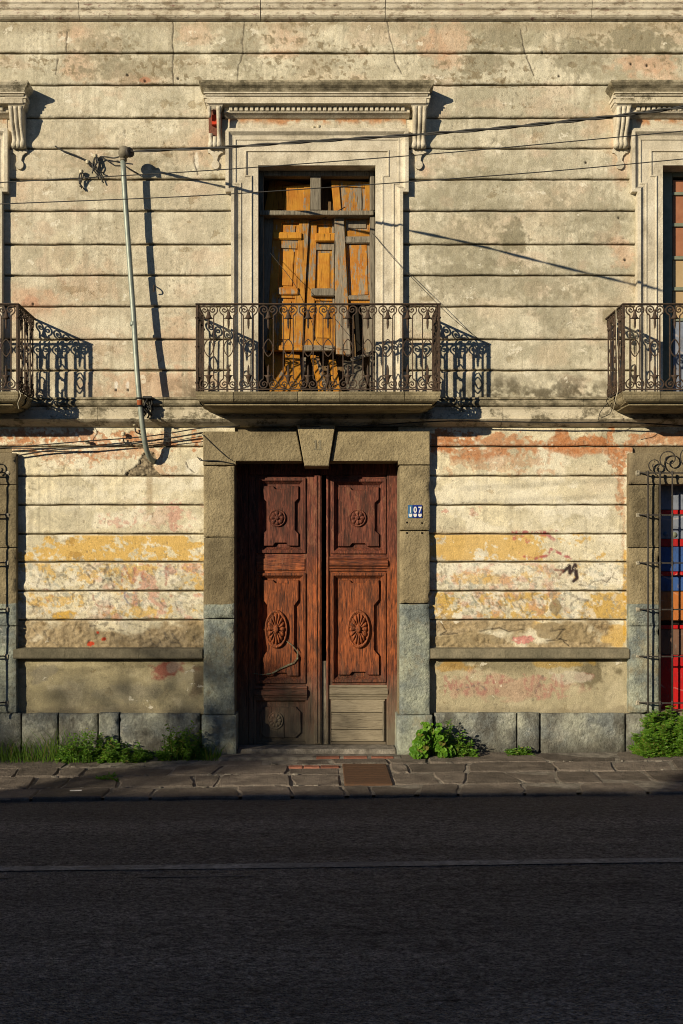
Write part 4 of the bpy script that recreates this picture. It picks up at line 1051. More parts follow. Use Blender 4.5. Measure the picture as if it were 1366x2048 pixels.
# ------------------------------------------------------------------ door surround
YS = -.085
def stone(u0, u1, v0, v1, m='jamb', yf=YS, name='jamb_stone', c=.008):
    mb = MB(); mb.rbox(u0 + .4, u1 - .4, v0 + .4, v1 - .4, yf, .34, 1.0 if c < .015 else 1.6); return mb.build(name, M[m], B)
stone(406, 469, 931, 1074); stone(406, 469, 1074, 1237); stone(406, 469, 1237, 1430)
stone(799, 860, 930, 1061); stone(799, 860, 1061, 1207); stone(799, 860, 1207, 1430)
stone(402, 473, 1430, 1515, yf=-.115, name='plinth_stone', c=.02); stone(793, 866, 1430, 1512, yf=-.115, name='plinth_stone', c=.02)
kx = [(594, 850), (671, 850), (658, 932), (609, 932)]
mb = MB(); mb.prism([(wx(a, YS), wz(b, YS)) for a, b in ((406, 863), (593, 863), (604.5, 922), (470, 922), (470, 930), (406, 930))], YS, .34, .008, .006); mb.build('lintel_stone', M['jamb'], B)
mb = MB(); mb.prism([(wx(a, YS), wz(b, YS)) for a, b in ((672, 863), (860, 862), (860, 929), (797, 929), (797, 922), (661, 922))], YS, .34, .008, .006); mb.build('lintel_stone', M['jamb'], B)
yk = -.125
mb = MB(); mb.prism([(wx(a, yk), wz(b, yk)) for a, b in kx], yk, .33, .012, .010); ks = mb.build('keystone', M['jamb'], B)
for uu in (631, 640):                                   # carved figures 11
    mb = MB(); y = yk - .004
    mb.box(wx(uu - 1.5, y), wx(uu + 1.5, y), y, yk + .01, wz(897, y), wz(880, y)); mb.box(wx(uu - 3.4, y), wx(uu + 3.4, y), y, yk + .01, wz(899, y), wz(897, y))
    mb.prism([(wx(uu - 1.5, y), wz(880, y)), (wx(uu - 4.2, y), wz(884, y)), (wx(uu - 3.4, y), wz(885, y)), (wx(uu - 1.5, y), wz(883, y))], y, yk + .01)
    mb.build('carved_figure', M['ledge'], ks)
# ledges and base course
def ledge(u0, u1, cuts):
    e = [u0] + cuts + [u1]
    for a, b in zip(e[:-1], e[1:]):
        mb = MB(); z = lambda v: wz(v, -.09)
        mb.extr(wx(a + .4, -.09), wx(b - .4, -.09), [(.0, z(1296)), (.082, z(1298)), (.092, z(1299.5)), (.094, z(1315)), (.088, z(1317)), (.03, z(1318.5)), (.0, z(1319))]); mb.build('ledge_stone', M['ledge'], B)
ledge(26, 405, [130, 278]); ledge(861, 1259, [1010, 1108])
for (a, b) in ((-30, 41), (42, 115), (116, 195), (196, 237), (238, 400)): stone(a, b, 1426 + R.uniform(-1, 1), 1520, 'base', -.07 + R.uniform(-.012, .012), 'base_stone', .022)
for (a, b) in ((868, 1034), (1035, 1080), (1081, 1251), (1253, 1322), (1322, 1440), (1440, 1620)): stone(a, b, 1426 + R.uniform(-1, 1), 1515, 'base', -.07 + R.uniform(-.012, .012), 'base_stone', .022)
stone(-330, -31, 1426, 1520, 'base', -.065, 'base_stone', .02)
mb = MB(); mb.cbox(wx(474) - .0, wx(793), -.06, .40, -.12, .045 + gz(0) + .012, .015, .003); mb.build('threshold', M['mortar'], B)
mb = MB(); mb.cbox(wx(442), wx(800), -.30, -.062, -.12, gz(0) + .016, .012, .004); mb.build('doorstep', M['mortar'], B)

# ------------------------------------------------------------------ double door
YD = .205
def dz(v): return wz(v, YD)
def dx(u): return wx(u, YD)
def eared(u0, u1, v0, v1, e=.10, n=.05):
    sh = [(0, 0), (.28, 0), (.34, n), (.66, n), (.72, 0), (1, 0), (1, .20), (1 - e, .26), (1 - e, .74), (1, .80), (1, 1), (.72, 1), (.66, 1 - n), (.34, 1 - n), (.28, 1), (0, 1), (0, .80), (e, .74), (e, .26), (0, .20)]
    return [(dx(u0 + (u1 - u0) * a), dz(v1 + (v0 - v1) * b)) for a, b in sh]
def rim(mb, u0, u1, v0, v1, w_, y0, y1):
    """moulded frame sloping from its outer edge y0 to its inner edge y1"""
    o = [(u0, v0), (u1, v0), (u1, v1), (u0, v1)]; i_ = [(u0 + w_, v0 + w_), (u1 - w_, v0 + w_), (u1 - w_, v1 - w_), (u0 + w_, v1 - w_)]
    m_ = [(u0 + w_ * .45, v0 + w_ * .45), (u1 - w_ * .45, v0 + w_ * .45), (u1 - w_ * .45, v1 - w_ * .45), (u0 + w_ * .45, v1 - w_ * .45)]
    rings = [(o, YD + .01), (o, y0), (m_, y0 - .002), (m_, y0 + .006), (i_, y1)]
    vs = [(dx(a), y, dz(b)) for rg, y in rings for a, b in rg]
    fs = [[r * 4 + k, r * 4 + (k + 1) % 4, (r + 1) * 4 + (k + 1) % 4, (r + 1) * 4 + k] for r in range(len(rings) - 1) for k in range(4)]
    mb.add(vs, fs)
def rosette(u, v, ru, rv, y, petals, parent, mat, h=.022):
    mb = MB(); nr, na = 9, petals * 6
    vs = [(dx(u), y - h * .9, dz(v))]; prof = [(.10, 1.0), (.17, .85), (.21, .45), (.34, .62), (.52, .85), (.68, .80), (.78, .35), (.82, .12), (.88, .55), (.95, .55), (1.0, 0)]
    for (r, hh) in prof:
        for k in range(na):
            a = 2 * math.pi * k / na
            pet = abs(math.cos(a * petals / 2)) if .22 < r < .85 else 1
            rr = r * (1 - .07 * (1 - pet) * (r > .7))
            vs.append((dx(u + ru * rr * math.cos(a)), y - h * hh * (.45 + .55 * pet), dz(v - rv * rr * math.sin(a))))
    fs = [[0, 1 + k, 1 + (k + 1) % na] for k in range(na)]
    for r in range(len(prof) - 1):
        for k in range(na): fs.append([1 + r * na + k, 1 + r * na + (k + 1) % na, 1 + (r + 1) * na + (k + 1) % na, 1 + (r + 1) * na + k])
    mb.add(vs, fs, True); return mb.build('rosette', mat, parent)
RD = dict(gray=(.15, .80, (.17, .14, .10)), mid=(.62, 2.0, (.035, .010, .005), (.46, .125, .028)), peel=((.20, .085, .05), (.15, .055, .03), .62))
M['reddoor_h'] = mat_wood('red_brown_door_wood_cross', [(.34, (.020, .008, .006)), (.5, (.11, .031, .019)), (.66, (.27, .088, .052))], rotx=True, **RD)
W1 = M['reddoor']; W1H = M['reddoor_h']
mb = MB(); mb.ubox(470, 496, 925, 1492, YD - .02, .42); mb.ubox(774, 797, 925, 1492, YD - .02, .42, .006); mb.ubox(496.5, 773.5, 925, 949, YD - .02, .42, .006)
mb.build('door_frame', W1, B)
def rail(u0, u1, v0, v1, pj, parent, mat=W1, name='rail', yb=.03):
    mb = MB(); h = (v1 - v0)
    pr = [(0, 0), (.4, 0), (.55, .14), (.35, .2), (.9, .28), (1, .45), (.95, .62), (.6, .72), (.62, .8), (.3, .86), (.25, 1), (0, 1)]
    x0, x1 = dx(u0), dx(u1); n = len(pr)
    vs = [(x0, YD - pj * p, dz(v0 + h * t)) for p, t in pr] + [(x1, YD - pj * p, dz(v0 + h * t)) for p, t in pr]
    vs += [(x0, YD + yb, dz(v0)), (x0, YD + yb, dz(v1)), (x1, YD + yb, dz(v0)), (x1, YD + yb, dz(v1))]
    fs = [[i, i + 1, n + i + 1, n + i] for i in range(n - 1)] + [list(range(n)) + [2 * n + 1, 2 * n], [2 * n + 2, 2 * n + 3] + list(range(2 * n - 1, n - 1, -1))]
    mb.add(vs, fs); return mb.build(name, mat, parent)
def leaf(side_, u0, u1, up, lo_, bt):
    mb = MB(); mb.ubox(u0, u1, 949, 1490, YD + .028, YD + .06)
    lf = mb.build('door_leaf', W1, B); tag(lf, 'red-brown panelled door leaf ' + ('with plain grey repair boards at its foot' if side_ else 'with a pale green painted streak across its lower panel'))
    (a, b), (c, d) = up[:2], up[2:]
    # stiles and rails
    for (s0, s1, v0, v1) in ((u0, up[0], 949.5, 1489), (up[1], u1, 949.5, 1489)):
        m2 = MB(); m2.ubox(s0, s1, v0, v1, YD, YD + .04, .004); m2.build('stile', W1, lf)
    for (v0, v1) in ((949.5, up[2]), (up[3], lo_[0]), (lo_[1], bt[0]), (bt[1], 1489)):
        m2 = MB(); m2.ubox(up[0] + .3, up[1] - .3, v0, v1, YD + .003, YD + .04, .003); m2.build('rail', W1H, lf)
    # upper panel
    m2 = MB(); rim(m2, up[0], up[1], up[2], up[3], 12, YD - .018, YD + .026); m2.build('panel_moulding', W1, lf)
    m2 = MB(); m2.prism(eared(up[0] + 14, up[1] - 14, up[2] + 16, up[3] - 14), YD - .004, YD + .03, .006, .010); m2.build('panel', W1, lf)
    uc = (up[0] + up[1]) / 2 + (-7 if not side_ else -2); 
    rosette(uc, 1036, 17.5, 18, YD - .004, 8, lf, W1, .034)
    # lower panel
    m2 = MB(); rim(m2, up[0], up[1], lo_[0], lo_[1], 11, YD - .016, YD + .026); m2.build('panel_moulding', W1, lf)
    m2 = MB(); m2.prism(eared(up[0] + 14, up[1] - 14, lo_[0] + 14, lo_[1] - 14, .12, .03), YD - .004, YD + .03, .006, .010); m2.build('panel', W1, lf)
    rosette(uc - 2 if not side_ else uc + 2, 1258, 23, 39, YD - .004, 16, lf, W1, .052)
    if side_: rail(up[0] - 3, up[1] + 3, 1113, 1142, .045, lf, W1H)
    else:
        m2 = MB(); m2.ubox(up[0] + 1, up[1] - 1, 1117, 1141, YD - .008, YD + .02, .005, .001); m2.build('rail', W1H, lf)
    rail(up[0] - 3, up[1] + 3, lo_[1] + 6, lo_[1] + 34, .032, lf, M['greyplank'] if side_ else W1H)
    return lf
lfA = leaf(0, 496.5, 642, (512, 611, 956, 1106), (1146, 1366), (1402, 1484))
lfB = leaf(1, 653, 773.5, (662, 772, 958, 1107), (1146, 1364), (1394, 1484))
mb = MB(); mb.ubox(629, 643.5, 950, 1488, YD - .028, YD + .02, .005); mb.ubox(632, 635, 952, 1486, YD - .036, YD, .002); mb.ubox(638, 641, 952, 1486, YD - .036, YD, .002); mb.build('astragal', W1, lfA)
mb = MB(); mb.ubox(652.5, 657, 950, 1488, YD - .018, YD + .02, .003); mb.build('astragal', W1, lfB)
mb = MB(); mb.ubox(644, 655, 1322, 1489, YD - .004, YD + .03, .004); mb.build('repair_strip', M['greywood'], lfB)
# bottom of the left leaf: a small panel with a worn rosette; of the right leaf: plain boards
mb = MB(); pl = [(520 + 10 * 0, 1425), (530, 1414), (592, 1414), (602, 1425), (602, 1466), (592, 1476), (530, 1476), (520, 1466)]
mb.prism([(dx(a), dz(b)) for a, b in pl], YD + .008, YD + .03, .006, .008); mb.build('panel', W1, lfA)
rosette(551, 1441, 16, 18, YD + .008, 10, lfA, W1, .02)
for (a, b, yy) in ((1396, 1425, 0), (1426, 1459, .004), (1460, 1483, .002)):
    mb = MB(); mb.ubox(662.5, 770, a, b, YD + .004 + yy, YD + .028, .003, .0008); mb.build('board', M['greyplank'], lfB)
mb = MB(); mb.ubox(765, 768.5, 1402, 1482, YD - .004, YD + .02, .002); mb.build('batten', M['greywood'], lfB)
# painted streak on the left leaf
mb = MB(); mb.ribbon([(dx(a), dz(b)) for a, b in ((573, 1282), (584, 1290), (595, 1303), (595, 1316), (588, 1325), (560, 1337), (545, 1346), (525, 1349), (505, 1346))], [.006, .010, .014, .017, .018, .016, .013, .009, .005], .0012, YD - .0185)
g = NG('pale_green_spray', .8, .2); g.col(g.mix(g.ramp(g.noise(45, 6, .85), [(.42, 0.0), (.6, 1.0)]), (.10, .05, .028), (.20, .23, .16))); M['spray'] = g.m
mb.build('spray_streak', M['spray'], lfA)

# ------------------------------------------------------------------ number plate
YN = YS - .006
num = MB(); num.ubox(816, 844.5, 1010, 1036, YN, YS + .002, .002)
NP = num.build('house_number', M['blue']); tag(NP, 'blue enamel house number tiles reading 107 on the stone door jamb', 'sign')
for k in range(3):
    mb = MB(); mb.ubox(816.3 + k * 9.5, 825.3 + k * 9.5, 1010.4, 1035.6, YN - .004, YN + .001, .0015); t = mb.build('tile', M['paleblue'] if k == 0 else M['blue'], NP)
    cu = 820.8 + k * 9.5
    mb = MB(); sh = [(-3.4, 1027.6), (3.4, 1027.6), (3.4, 1031), (2, 1033.6), (0, 1034.4), (-2, 1033.6), (-3.4, 1031)]
    mb.prism([(wx(cu + a, YN), wz(b, YN)) for a, b in sh], YN - .0055, YN); mb.build('shield', M['white'], t)
    cd = bpy.data.curves.new('digit', 'FONT'); cd.body = '107'[k]; cd.size = .080; cd.extrude = .0006; cd.offset = .0028; cd.align_x = 'CENTER'
    to = bpy.data.objects.new('tmp', cd); COL.objects.link(to); dg = bpy.context.evaluated_depsgraph_get()
    me = bpy.data.meshes.new_from_object(to.evaluated_get(dg)); bpy.data.objects.remove(to, do_unlink=True)
    me.name = 'digit'; me.materials.clear(); me.materials.append(M['white'])
    d_ = bpy.data.objects.new('digit', me); COL.objects.link(d_); d_.parent = t
    d_.rotation_euler = (math.pi / 2, 0, 0); d_.scale = (.82, 1, 1); d_.location = Vector((wx(cu, YN), YN - .0056, wz(1025, YN))) - wloc(t)
# drilled holes below it
for (a, b) in ((814, 1045), (844, 1046), (814, 1066), (844, 1066)):
    mb = MB(); q = P(a, b, YS); mb.lathe((q.x, YS - .0015, q.z), [(.010, 0), (.011, .004)], (0, 1, 0), 8); mb.build('drill_hole', M['dark'], B)

# ------------------------------------------------------------------ central french window, collapsing
YW = .15
M['orange3'] = mat_wood('grey_worn_orange_wood', [(.3, (.12, .10, .075)), (.5, (.25, .21, .155)), (.7, (.36, .31, .235))], peel=((.44, .20, .025), (.33, .11, .010), .56))
O1, O2, O3, GW = M['orange'], M['orange2'], M['orange3'], M['greywood']
mb = MB(); mb.ubox(517, 527, 334, 800, YW - .03, YW + .06, .005); mb.ubox(740, 750, 334, 800, YW - .03, YW + .06, .005); mb.ubox(527.5, 739.5, 334, 352, YW - .03, YW + .06, .006)
wf = mb.build('window_frame', GW, B); tag(wf, 'bleached grey timber frame of the collapsing orange window')
def piece(q, a0, a1, b0, b1, y0, mat, name, parent=wf, t=.03):
    mb = MB(); mb.qbox(q, y0, y0 + t, a0, a1, b0, b1); return mb.build(name, mat, parent)
mb = MB(); mb.ubox(519, 748, 421, 430, YW - .06, YW + .05, .006, .002); mb.build('transom', GW, wf)
mb = MB(); mb.ubox(621, 642, 352, 420, YW - .02, YW + .05, .005, .002); mb.build('mullion', GW, wf)
mb = MB(); mb.ubox(741, 749, 352, 420, YW - .045, YW - .031, .003, .002); mb.build('stop_bead', GW, wf)
def shutter(q, y, lay_, mat_st, mat_pn, label, y2=.03):
    """q quad px; lay_ = list of panels (a0,a1,b0,b1); stiles and rails fill the rest"""
    mb = MB(); mb.qbox(q, y + .018, y + .035, 0, 1, 0, 1); o = mb.build('shutter', mat_pn, wf); tag(o, label)
    xs = sorted({0.0, 1.0} | {p[0] for p in lay_} | {p[1] for p in lay_})
    a0 = min(p[0] for p in lay_); a1 = max(p[1] for p in lay_)
    piece(q, 0, a0, 0, 1, y, mat_st, 'stile', o, .018); piece(q, a1, 1, 0, 1, y, mat_st, 'stile', o, .018)
    bs = [0] + [t for p in sorted(lay_, key=lambda p: p[2]) for t in (p[2], p[3])] + [1]
    for i in range(0, len(bs), 2):
        if bs[i + 1] - bs[i] > .004: piece(q, a0, a1, bs[i], bs[i + 1], y + .002, mat_st, 'rail', o, .016)
    for p in lay_:
        piece(q, p[0] + .09, p[1] - .09, p[2] + .022, p[3] - .022, y + .008, mat_pn, 'panel', o, .012)
    return o
# dim inner leaves standing behind
shutter([(530, 354), (640, 356), (640, 800), (530, 800)], .40, [(.15, .45, .05, .3), (.15, .45, .36, .62), (.15, .45, .68, .95)], M['brownwood'], M['brownwood'], 'dim brown inner leaf behind the leaning shutters')
shutter([(642, 356), (746, 356), (746, 800), (642, 800)], .42, [(.2, .8, .05, .3), (.2, .8, .36, .62), (.2, .8, .68, .95)], M['brownwood'], M['brownwood'], 'dim brown inner leaf behind the right jamb')
piece([(527, 431), (549, 431), (536, 705), (527, 705)], 0, 1, 0, 1, .21, O3, 'stile', wf)
# above the transom
shutter([(540, 358), (624, 370), (620, 424), (528, 424)], 0.36, [(.18, .8, .12, .95)], M['orange'], M['orange'], 'dull orange shutter top leaning behind the transom')
mb = MB(); q = [(572, 373), (622, 369), (620, 424), (568, 424)]; mb.qbox(q, .25, .28, 0, 1, 0, 1); o = mb.build('shutter', O1, wf); piece(q, .72, 1, 0, 1, .24, O1, 'stile', o, .012)
shutter([(662, 360), (741, 364), (743, 424), (668, 424)], 0.22, [(.2, .86, .2, 1.0)], O1, O2, 'orange shutter top behind the transom at the right jamb')
# main leaves
shutter([(547, 431), (619, 434), (604, 702), (533, 700)], .20, [(.24, .72, .05, .18), (.24, .72, .24, .54), (.24, .72, .61, .94)], O2, O2, 'leaning shutter leaf with peeling orange paint')
shutter([(619, 436), (668, 436), (671, 704), (606, 702)], .225, [(.32, .92, .05, .16), (.32, .92, .24, .56), (.32, .92, .62, .92)], O2, O1, 'narrow middle shutter leaf with orange panel edges')
piece([(669, 432), (688, 434), (702, 712), (672, 708)], 0, 1, 0, 1, .17, O3, 'post', wf, .05)
shutter([(683, 434), (747, 432), (750, 606), (692, 610)], .20, [(.12, .86, .03, .16), (.12, .86, .30, .92)], O1, O3, 'grey-worn shutter leaf at the right jamb')
# horizontal mouldings
for (a, b, c, d, mt) in ((546, 464, 604, 478, O1), (630, 466, 671, 482, O1), (684, 472, 741, 486, GW), (555, 574, 597, 589, O3), (622, 576, 670, 592, GW), (690, 590, 748, 600, O3), (540, 690, 606, 702, O2), (606, 690, 670, 702, O3)):
    mb = MB(); mb.ubox(a, c, b, d, .178, .23, .010, .003); mb.build('moulded_rail', mt, wf)
piece([(706, 606), (716, 604), (722, 700), (712, 706)], 0, 1, 0, 1, .24, M['dark'], 'slat', wf)
piece([(722, 604), (749, 604), (750, 704), (730, 706)], 0, 1, 0, 1, .24, O3, 'slat', wf)
mb = MB(); mb.qbox([(700, 716), (752, 700), (753, 706), (702, 724)], .12, .16, 0, 1, 0, 1); mb.build('broken_rail', GW, wf)
# fallen timber on the balcony floor
zfl = wz(783, -.575)
def plank(u0, v0, y0, u1, v1, y1, wd, t, mat, name, label):
    a, b = P(u0, v0, y0), P(u1, v1, y1); d = (b - a).normalized(); s_ = Vector((1, .15, 0)); s_ = (s_ - d * s_.dot(d)).normalized(); n_ = d.cross(s_)
    vs = [p + s_ * i * wd / 2 + n_ * j * t / 2 for p in (a, b) for i, j in ((-1, -1), (1, -1), (1, 1), (-1, 1))]
    mb = MB(); mb.add(vs, [(0, 1, 2, 3), (7, 6, 5, 4), (0, 4, 5, 1), (1, 5, 6, 2), (2, 6, 7, 3), (3, 7, 4, 0)])
    return tag(mb.build(name, mat), label, 'plank')
plank(546, 706, .28, 562, 797, .05, .20, .025, O1, 'fallen_board', 'wide orange board leaning inside the balcony window')
plank(584, 708, .26, 590, 797, .02, .15, .025, O1, 'fallen_board', 'orange board with scroll shadow leaning beside the wide board')
plank(626, 712, .26, 646, 796, -.05, .05, .03, O1, 'fallen_stick', 'orange stick leaning among the window debris')
plank(634, 714, .22, 655, 796, -.02, .035, .025, O2, 'fallen_stick', 'narrow worn stick leaning against the orange stick')
plank(606, 716, .30, 600, 797, .10, .06, .03, GW, 'fallen_stick', 'grey stick leaning among the window debris')
plank(664, 720, .24, 676, 797, .06, .07, .03, O2, 'fallen_stick', 'thick worn stick at the dark gap of the window')
plank(705, 722, .30, 716, 797, .16, .20, .02, GW, 'fallen_board', 'bleached grey board standing by the broken rail')

# ------------------------------------------------------------------ upper right glazed window (edge in view) and upper left one
for ci, c in ((2, WC[2]), (0, WC[0])):
    mb = MB(); mb.ubox(c - 117, c - 97, 334, 800, YW, YW + .06, .005); mb.ubox(c + 97, c + 117, 334, 800, YW, YW + .06, .005); mb.ubox(c - 96.5, c + 96.5, 334, 353, YW, YW + .06, .005); mb.ubox(c - 6, c + 6, 353.5, 799, YW - .01, YW + .05, .005)
    f_ = mb.build('window_frame', M['palegreen'], B); tag(f_, 'pale green glazed window frame behind ' + ('the balcony with loose wires' if ci == 2 else 'the balcony beside the mast'))
    for (v0, v1) in ((384, 390), (446, 453), (512, 519), (574, 581), (636, 642)):
        mb = MB(); mb.ubox(c - 96.5, c - 6.5, v0, v1, YW + .006, YW + .045, .003); mb.ubox(c + 6.5, c + 96.5, v0, v1, YW + .006, YW + .045, .003); mb.build('glazing_bar', M['palegreen'], f_)
    vb = [354, 384, 446, 512, 574, 636]
    for i in range(5):
        for (a, b) in ((c - 96, c - 7), (c + 7, c + 96)):
            mb = MB(); mb.ubox(a, b, vb[i] + 6, vb[i + 1], YW + .026, YW + .03); mb.build('pane', M['curtain'] if i < 3 else M['cream'], f_)
    mb = MB(); mb.ubox(c - 96, c - 7, 643, 798, YW + .02, YW + .04, .004); mb.ubox(c + 7, c + 96, 643, 798, YW + .02, YW + .04, .004); mb.build('kick_panel', M['wingrey'], f_)

# ------------------------------------------------------------------ barred ground-floor windows
def barred(c, label, colours):
    yf = -.085
    for s_ in (-1, 1):
        e0, e1 = sorted((c + s_ * 124, c + s_ * 184))
        for (v0, v1) in ((969, 1095), (1095, 1252), (1252, 1426)):
            mb = MB(); mb.rbox(e0, e1, v0 + .4, v1 - .4, yf, .34); mb.build('jamb_stone', M['jamb'], B)
    e = [c - 184, c - 60, c + 60, c + 184]
    for a, b in zip(e[:-1], e[1:]):
        mb = MB(); mb.rbox(a + .4, b - .4, 905, 968.5, yf, .34); mb.build('lintel_stone', M['stone'], B)
    mb = MB(); mb.ubox(c - 132, c + 132, 1424, 1436, -.10, .3, .01); mb.build('sill_stone', M['ledge'], B)
    # painted shutters behind the bars
    y = .13
    mb = MB(); mb.ubox(c - 123, c + 123, 955, 1440, y + .03, y + .05); sh = mb.build('shutter', M['winbrown'], B); tag(sh, label)
    for (v0, v1, mt, pr) in colours:
        for (a, b) in ((c - 122, c - 2), (c + 2, c + 122)):
            mb = MB(); mb.ubox(a, b, v0 + .3, v1 - .3, y + pr, y + .035, .004); mb.build('shutter_panel' if v1 - v0 > 20 else 'shutter_rail', M[mt], sh)
    if c > 0:
        for (su, sv, sr, mt) in ((1331, 1068, 5, 'paleblue'), (1349, 1070, 6, 'palegreen')):
            q = P(su, sv, y); mb = MB(); mb.lathe((q.x, y - .0015, q.z), [(sr / 200, 0), (sr / 200, .002)], (0, 1, 0), 14); mb.build('sticker', M[mt], sh)
    # iron grille
    yg = yf - .075
    top = None; g_ = MB(); n = 13; sp = (2 * 146) / (n - 1)
    for v in (946, 1030, 1126, 1219, 1313, 1406):
        g_.box(wx(c - 148, yg), wx(c + 148, yg), yg - .003, yg + .003, wz(v + 1.4, yg), wz(v - 1.4, yg))
    gr = g_.build('window_grille', M['darkiron'], B); tag(gr, 'iron bar grille with scrolled cresting over the ' + ('red and blue shutters' if c > 0 else 'brown shutters'))
    src = None
    for i in range(n):
        u = c - 146 + i * sp; x = wx(u, yg)
        mb = MB(); mb.tube([(x, yg, wz(1432, yg)), (x, yg, wz(942, yg))], .0085, 6)
        for v in (946, 1030, 1126, 1219, 1313, 1406): mb.lathe((x, yg, wz(v, yg)), [(.008, -.022), (.013, -.016), (.010, -.01), (.014, 0), (.010, .01), (.013, .016), (.008, .022)], (0, 0, 1), 6)
        mb.build('bar', M['darkiron'], gr)
    for v in (946, 1030, 1126, 1219, 1313, 1406):
        for s_ in (-1, 1):
            a = P(c + s_ * 148, v, yg); b_ = Vector((wx(c + s_ * 166, yf), yf + .01, wz(v, yf) + .0))
            mb = MB(); mb.tube([a, (a + b_) / 2 + Vector((0, 0, .004)), b_], .0075, 6); mb.build('anchor', M['darkiron'], gr)
            mb = MB(); w1, h1 = R.uniform(.018, .03), R.uniform(.016, .028); mb.cbox(b_.x - w1, b_.x + w1, yf - R.uniform(.006, .014), yf + .01, b_.z - h1, b_.z + h1, .010, .004); mb.build('plaster_pad', M['pad'], gr)
    # cresting
    def spiral(cu, cv, r0, turns, a0, sgn, n_=26):
        return [(wx(cu + sgn * r0 * (1 - .75 * t) * math.cos(a0 + turns * 2 * math.pi * t), yg), wz(cv - r0 * (1 - .75 * t) * math.sin(a0 + turns * 2 * math.pi * t), yg)) for t in np.linspace(0, 1, n_)]
    for s_ in (-1, 1):
        mb = MB()
        mb.ribbon(spiral(c + s_ * 132, 930, 14, 1.3, -1.2, s_), .0075, .012, yg)
        mb.ribbon(spiral(c + s_ * 104, 918, 20, 1.4, -1.2, s_), .008, .012, yg); mb.ribbon(spiral(c + s_ * 60, 912, 24, 1.4, -1.2, s_), .008, .012, yg); mb.ribbon(spiral(c + s_ * 20, 922, 18, 1.3, -1.2, s_), .008, .012, yg)
        mb.build('cresting_scroll', M['darkiron'], gr)
    return gr
barred(GC[1], 'shutters painted in blue, red, orange and grey stripes behind iron bars',
       [(960, 1020, 'wingrey', 0), (1020, 1029, 'winred', -.012), (1029, 1078, 'wingrey', 0), (1078, 1093, 'winred', -.012), (1093, 1143, 'winblue', 0), (1143, 1152, 'winred', -.012), (1152, 1182, 'winblue', 0), (1183, 1241, 'winorange', 0), (1241, 1250, 'dark', .01), (1250, 1258, 'winred', -.012), (1258, 1310, 'winbrown', .004), (1310, 1436, 'winred', -.006)])
barred(GC[0], 'plain brown shutters behind iron bars beside the overgrown pavement', [(960, 1190, 'winbrown', 0), (1190, 1205, 'winbrown', -.012), (1205, 1436, 'winbrown', 0)])

# ================================================================== things fixed to the wall
# service mast
path = [(246, 322, -.19), (249, 380, -.185), (254, 450, -.18), (259, 520, -.18), (264, 590, -.185), (268, 640, -.195), (271, 700, -.215), (275, 755, -.235), (279, 800, -.235), (283, 835, -.22), (287, 868, -.19), (291, 893, -.16), (296, 910, -.11), (303, 920, -.05), (308, 922, .02)]
mb = MB(); pts = [P(*p) for p in path]
sm_ = []
for i in range(len(pts) - 1):
    for t in (0, .5): sm_.append(pts[i].lerp(pts[i + 1], t))
sm_.append(pts[-1])
for _ in range(2): sm_ = [sm_[0]] + [(sm_[i - 1] + sm_[i] * 2 + sm_[i + 1]) / 4 for i in range(1, len(sm_) - 1)] + [sm_[-1]]
mast = empty('service_mast', (pts[-2].x, 0, pts[-2].z)); tag(mast, 'bent galvanised service mast with drooping weatherhead fixed to the facade', 'mast')
mb.tube(sm_, .0265, 12); mb.build('pipe', M['pipe'], mast)
mb = MB(); q = P(247, 318, -.19)
mb.lathe(q, [(.027, -.02), (.034, -.018), (.034, .0), (.028, .004), (.030, .012)], (0, 0, 1), 12)
mb.lathe(q + Vector((-.015, 0, .02)), [(.026, -.012), (.046, .008), (.058, .035), (.060, .065), (.050, .09), (.026, .106), (.002, .11)], (.55, -.35, .75), 12); mb.build('weatherhead', M['head'], mast)
mb = MB(); mb.lathe(P(257, 306, -.225), [(.046, 0), (.048, .03), (.038, .034)], (.75, -.6, .1), 12); mb.build('cable_entry', M['darkiron'], mast)
mb = MB(); q = P(272, 649, -.20); mb.lathe(P(266, 648, -.197), [(.0275, -.02), (.030, -.018), (.030, .018), (.0275, .02)], (0, 0, 1), 12); mb.build('coupling', M['pipe'], mast)
mb = MB(); mb.lathe(P(279.5, 806, -.235), [(.0272, -.03), (.028, -.02), (.028, .022), (.0272, .03)], (.06, 0, -1), 12); mb.build('rust_band', mat_plain('orange_rust', (.30, .07, .02), (.22, .09, .05), .9, .1, 0, 30), mast)
for (dv, dyy) in ((797, 0), (812, 0)):
    q = P(279, dv, -.235); mb = MB(); mb.tube([q + Vector((-.034, .0, 0)), q + Vector((-.02, -.03, .002)), q + Vector((.02, -.03, .002)), q + Vector((.035, .0, 0)), q + Vector((.06, .10, -.005))], .006, 6); mb.build('strap', M['cable'], mast)
# black splice box and cable bundle on the string course
jb = MB(); q = P(296, 800, -.20); jb.cbox(q.x - .05, q.x + .045, -.23, -.12, q.z + .01, q.z + .035, .006)
JB = jb.build('splice_box', M['cable']); tag(JB, 'black cable splice bundle perched on the ledge beside the mast', 'junction box')
for k in range(9):
    a = Vector((q.x + R.uniform(-.05, .03), R.uniform(-.22, -.14), q.z + .012)); mb = MB()
    mb.tube([a, a + Vector((R.uniform(-.03, .03), -.02, -.05)), a + Vector((R.uniform(-.06, .05), -.01, -.10)), a + Vector((R.uniform(-.05, .04), 0, -.14 - R.random() * .08))], R.uniform(.006, .012), 6); mb.build('cable_tail', M['cable'], JB)

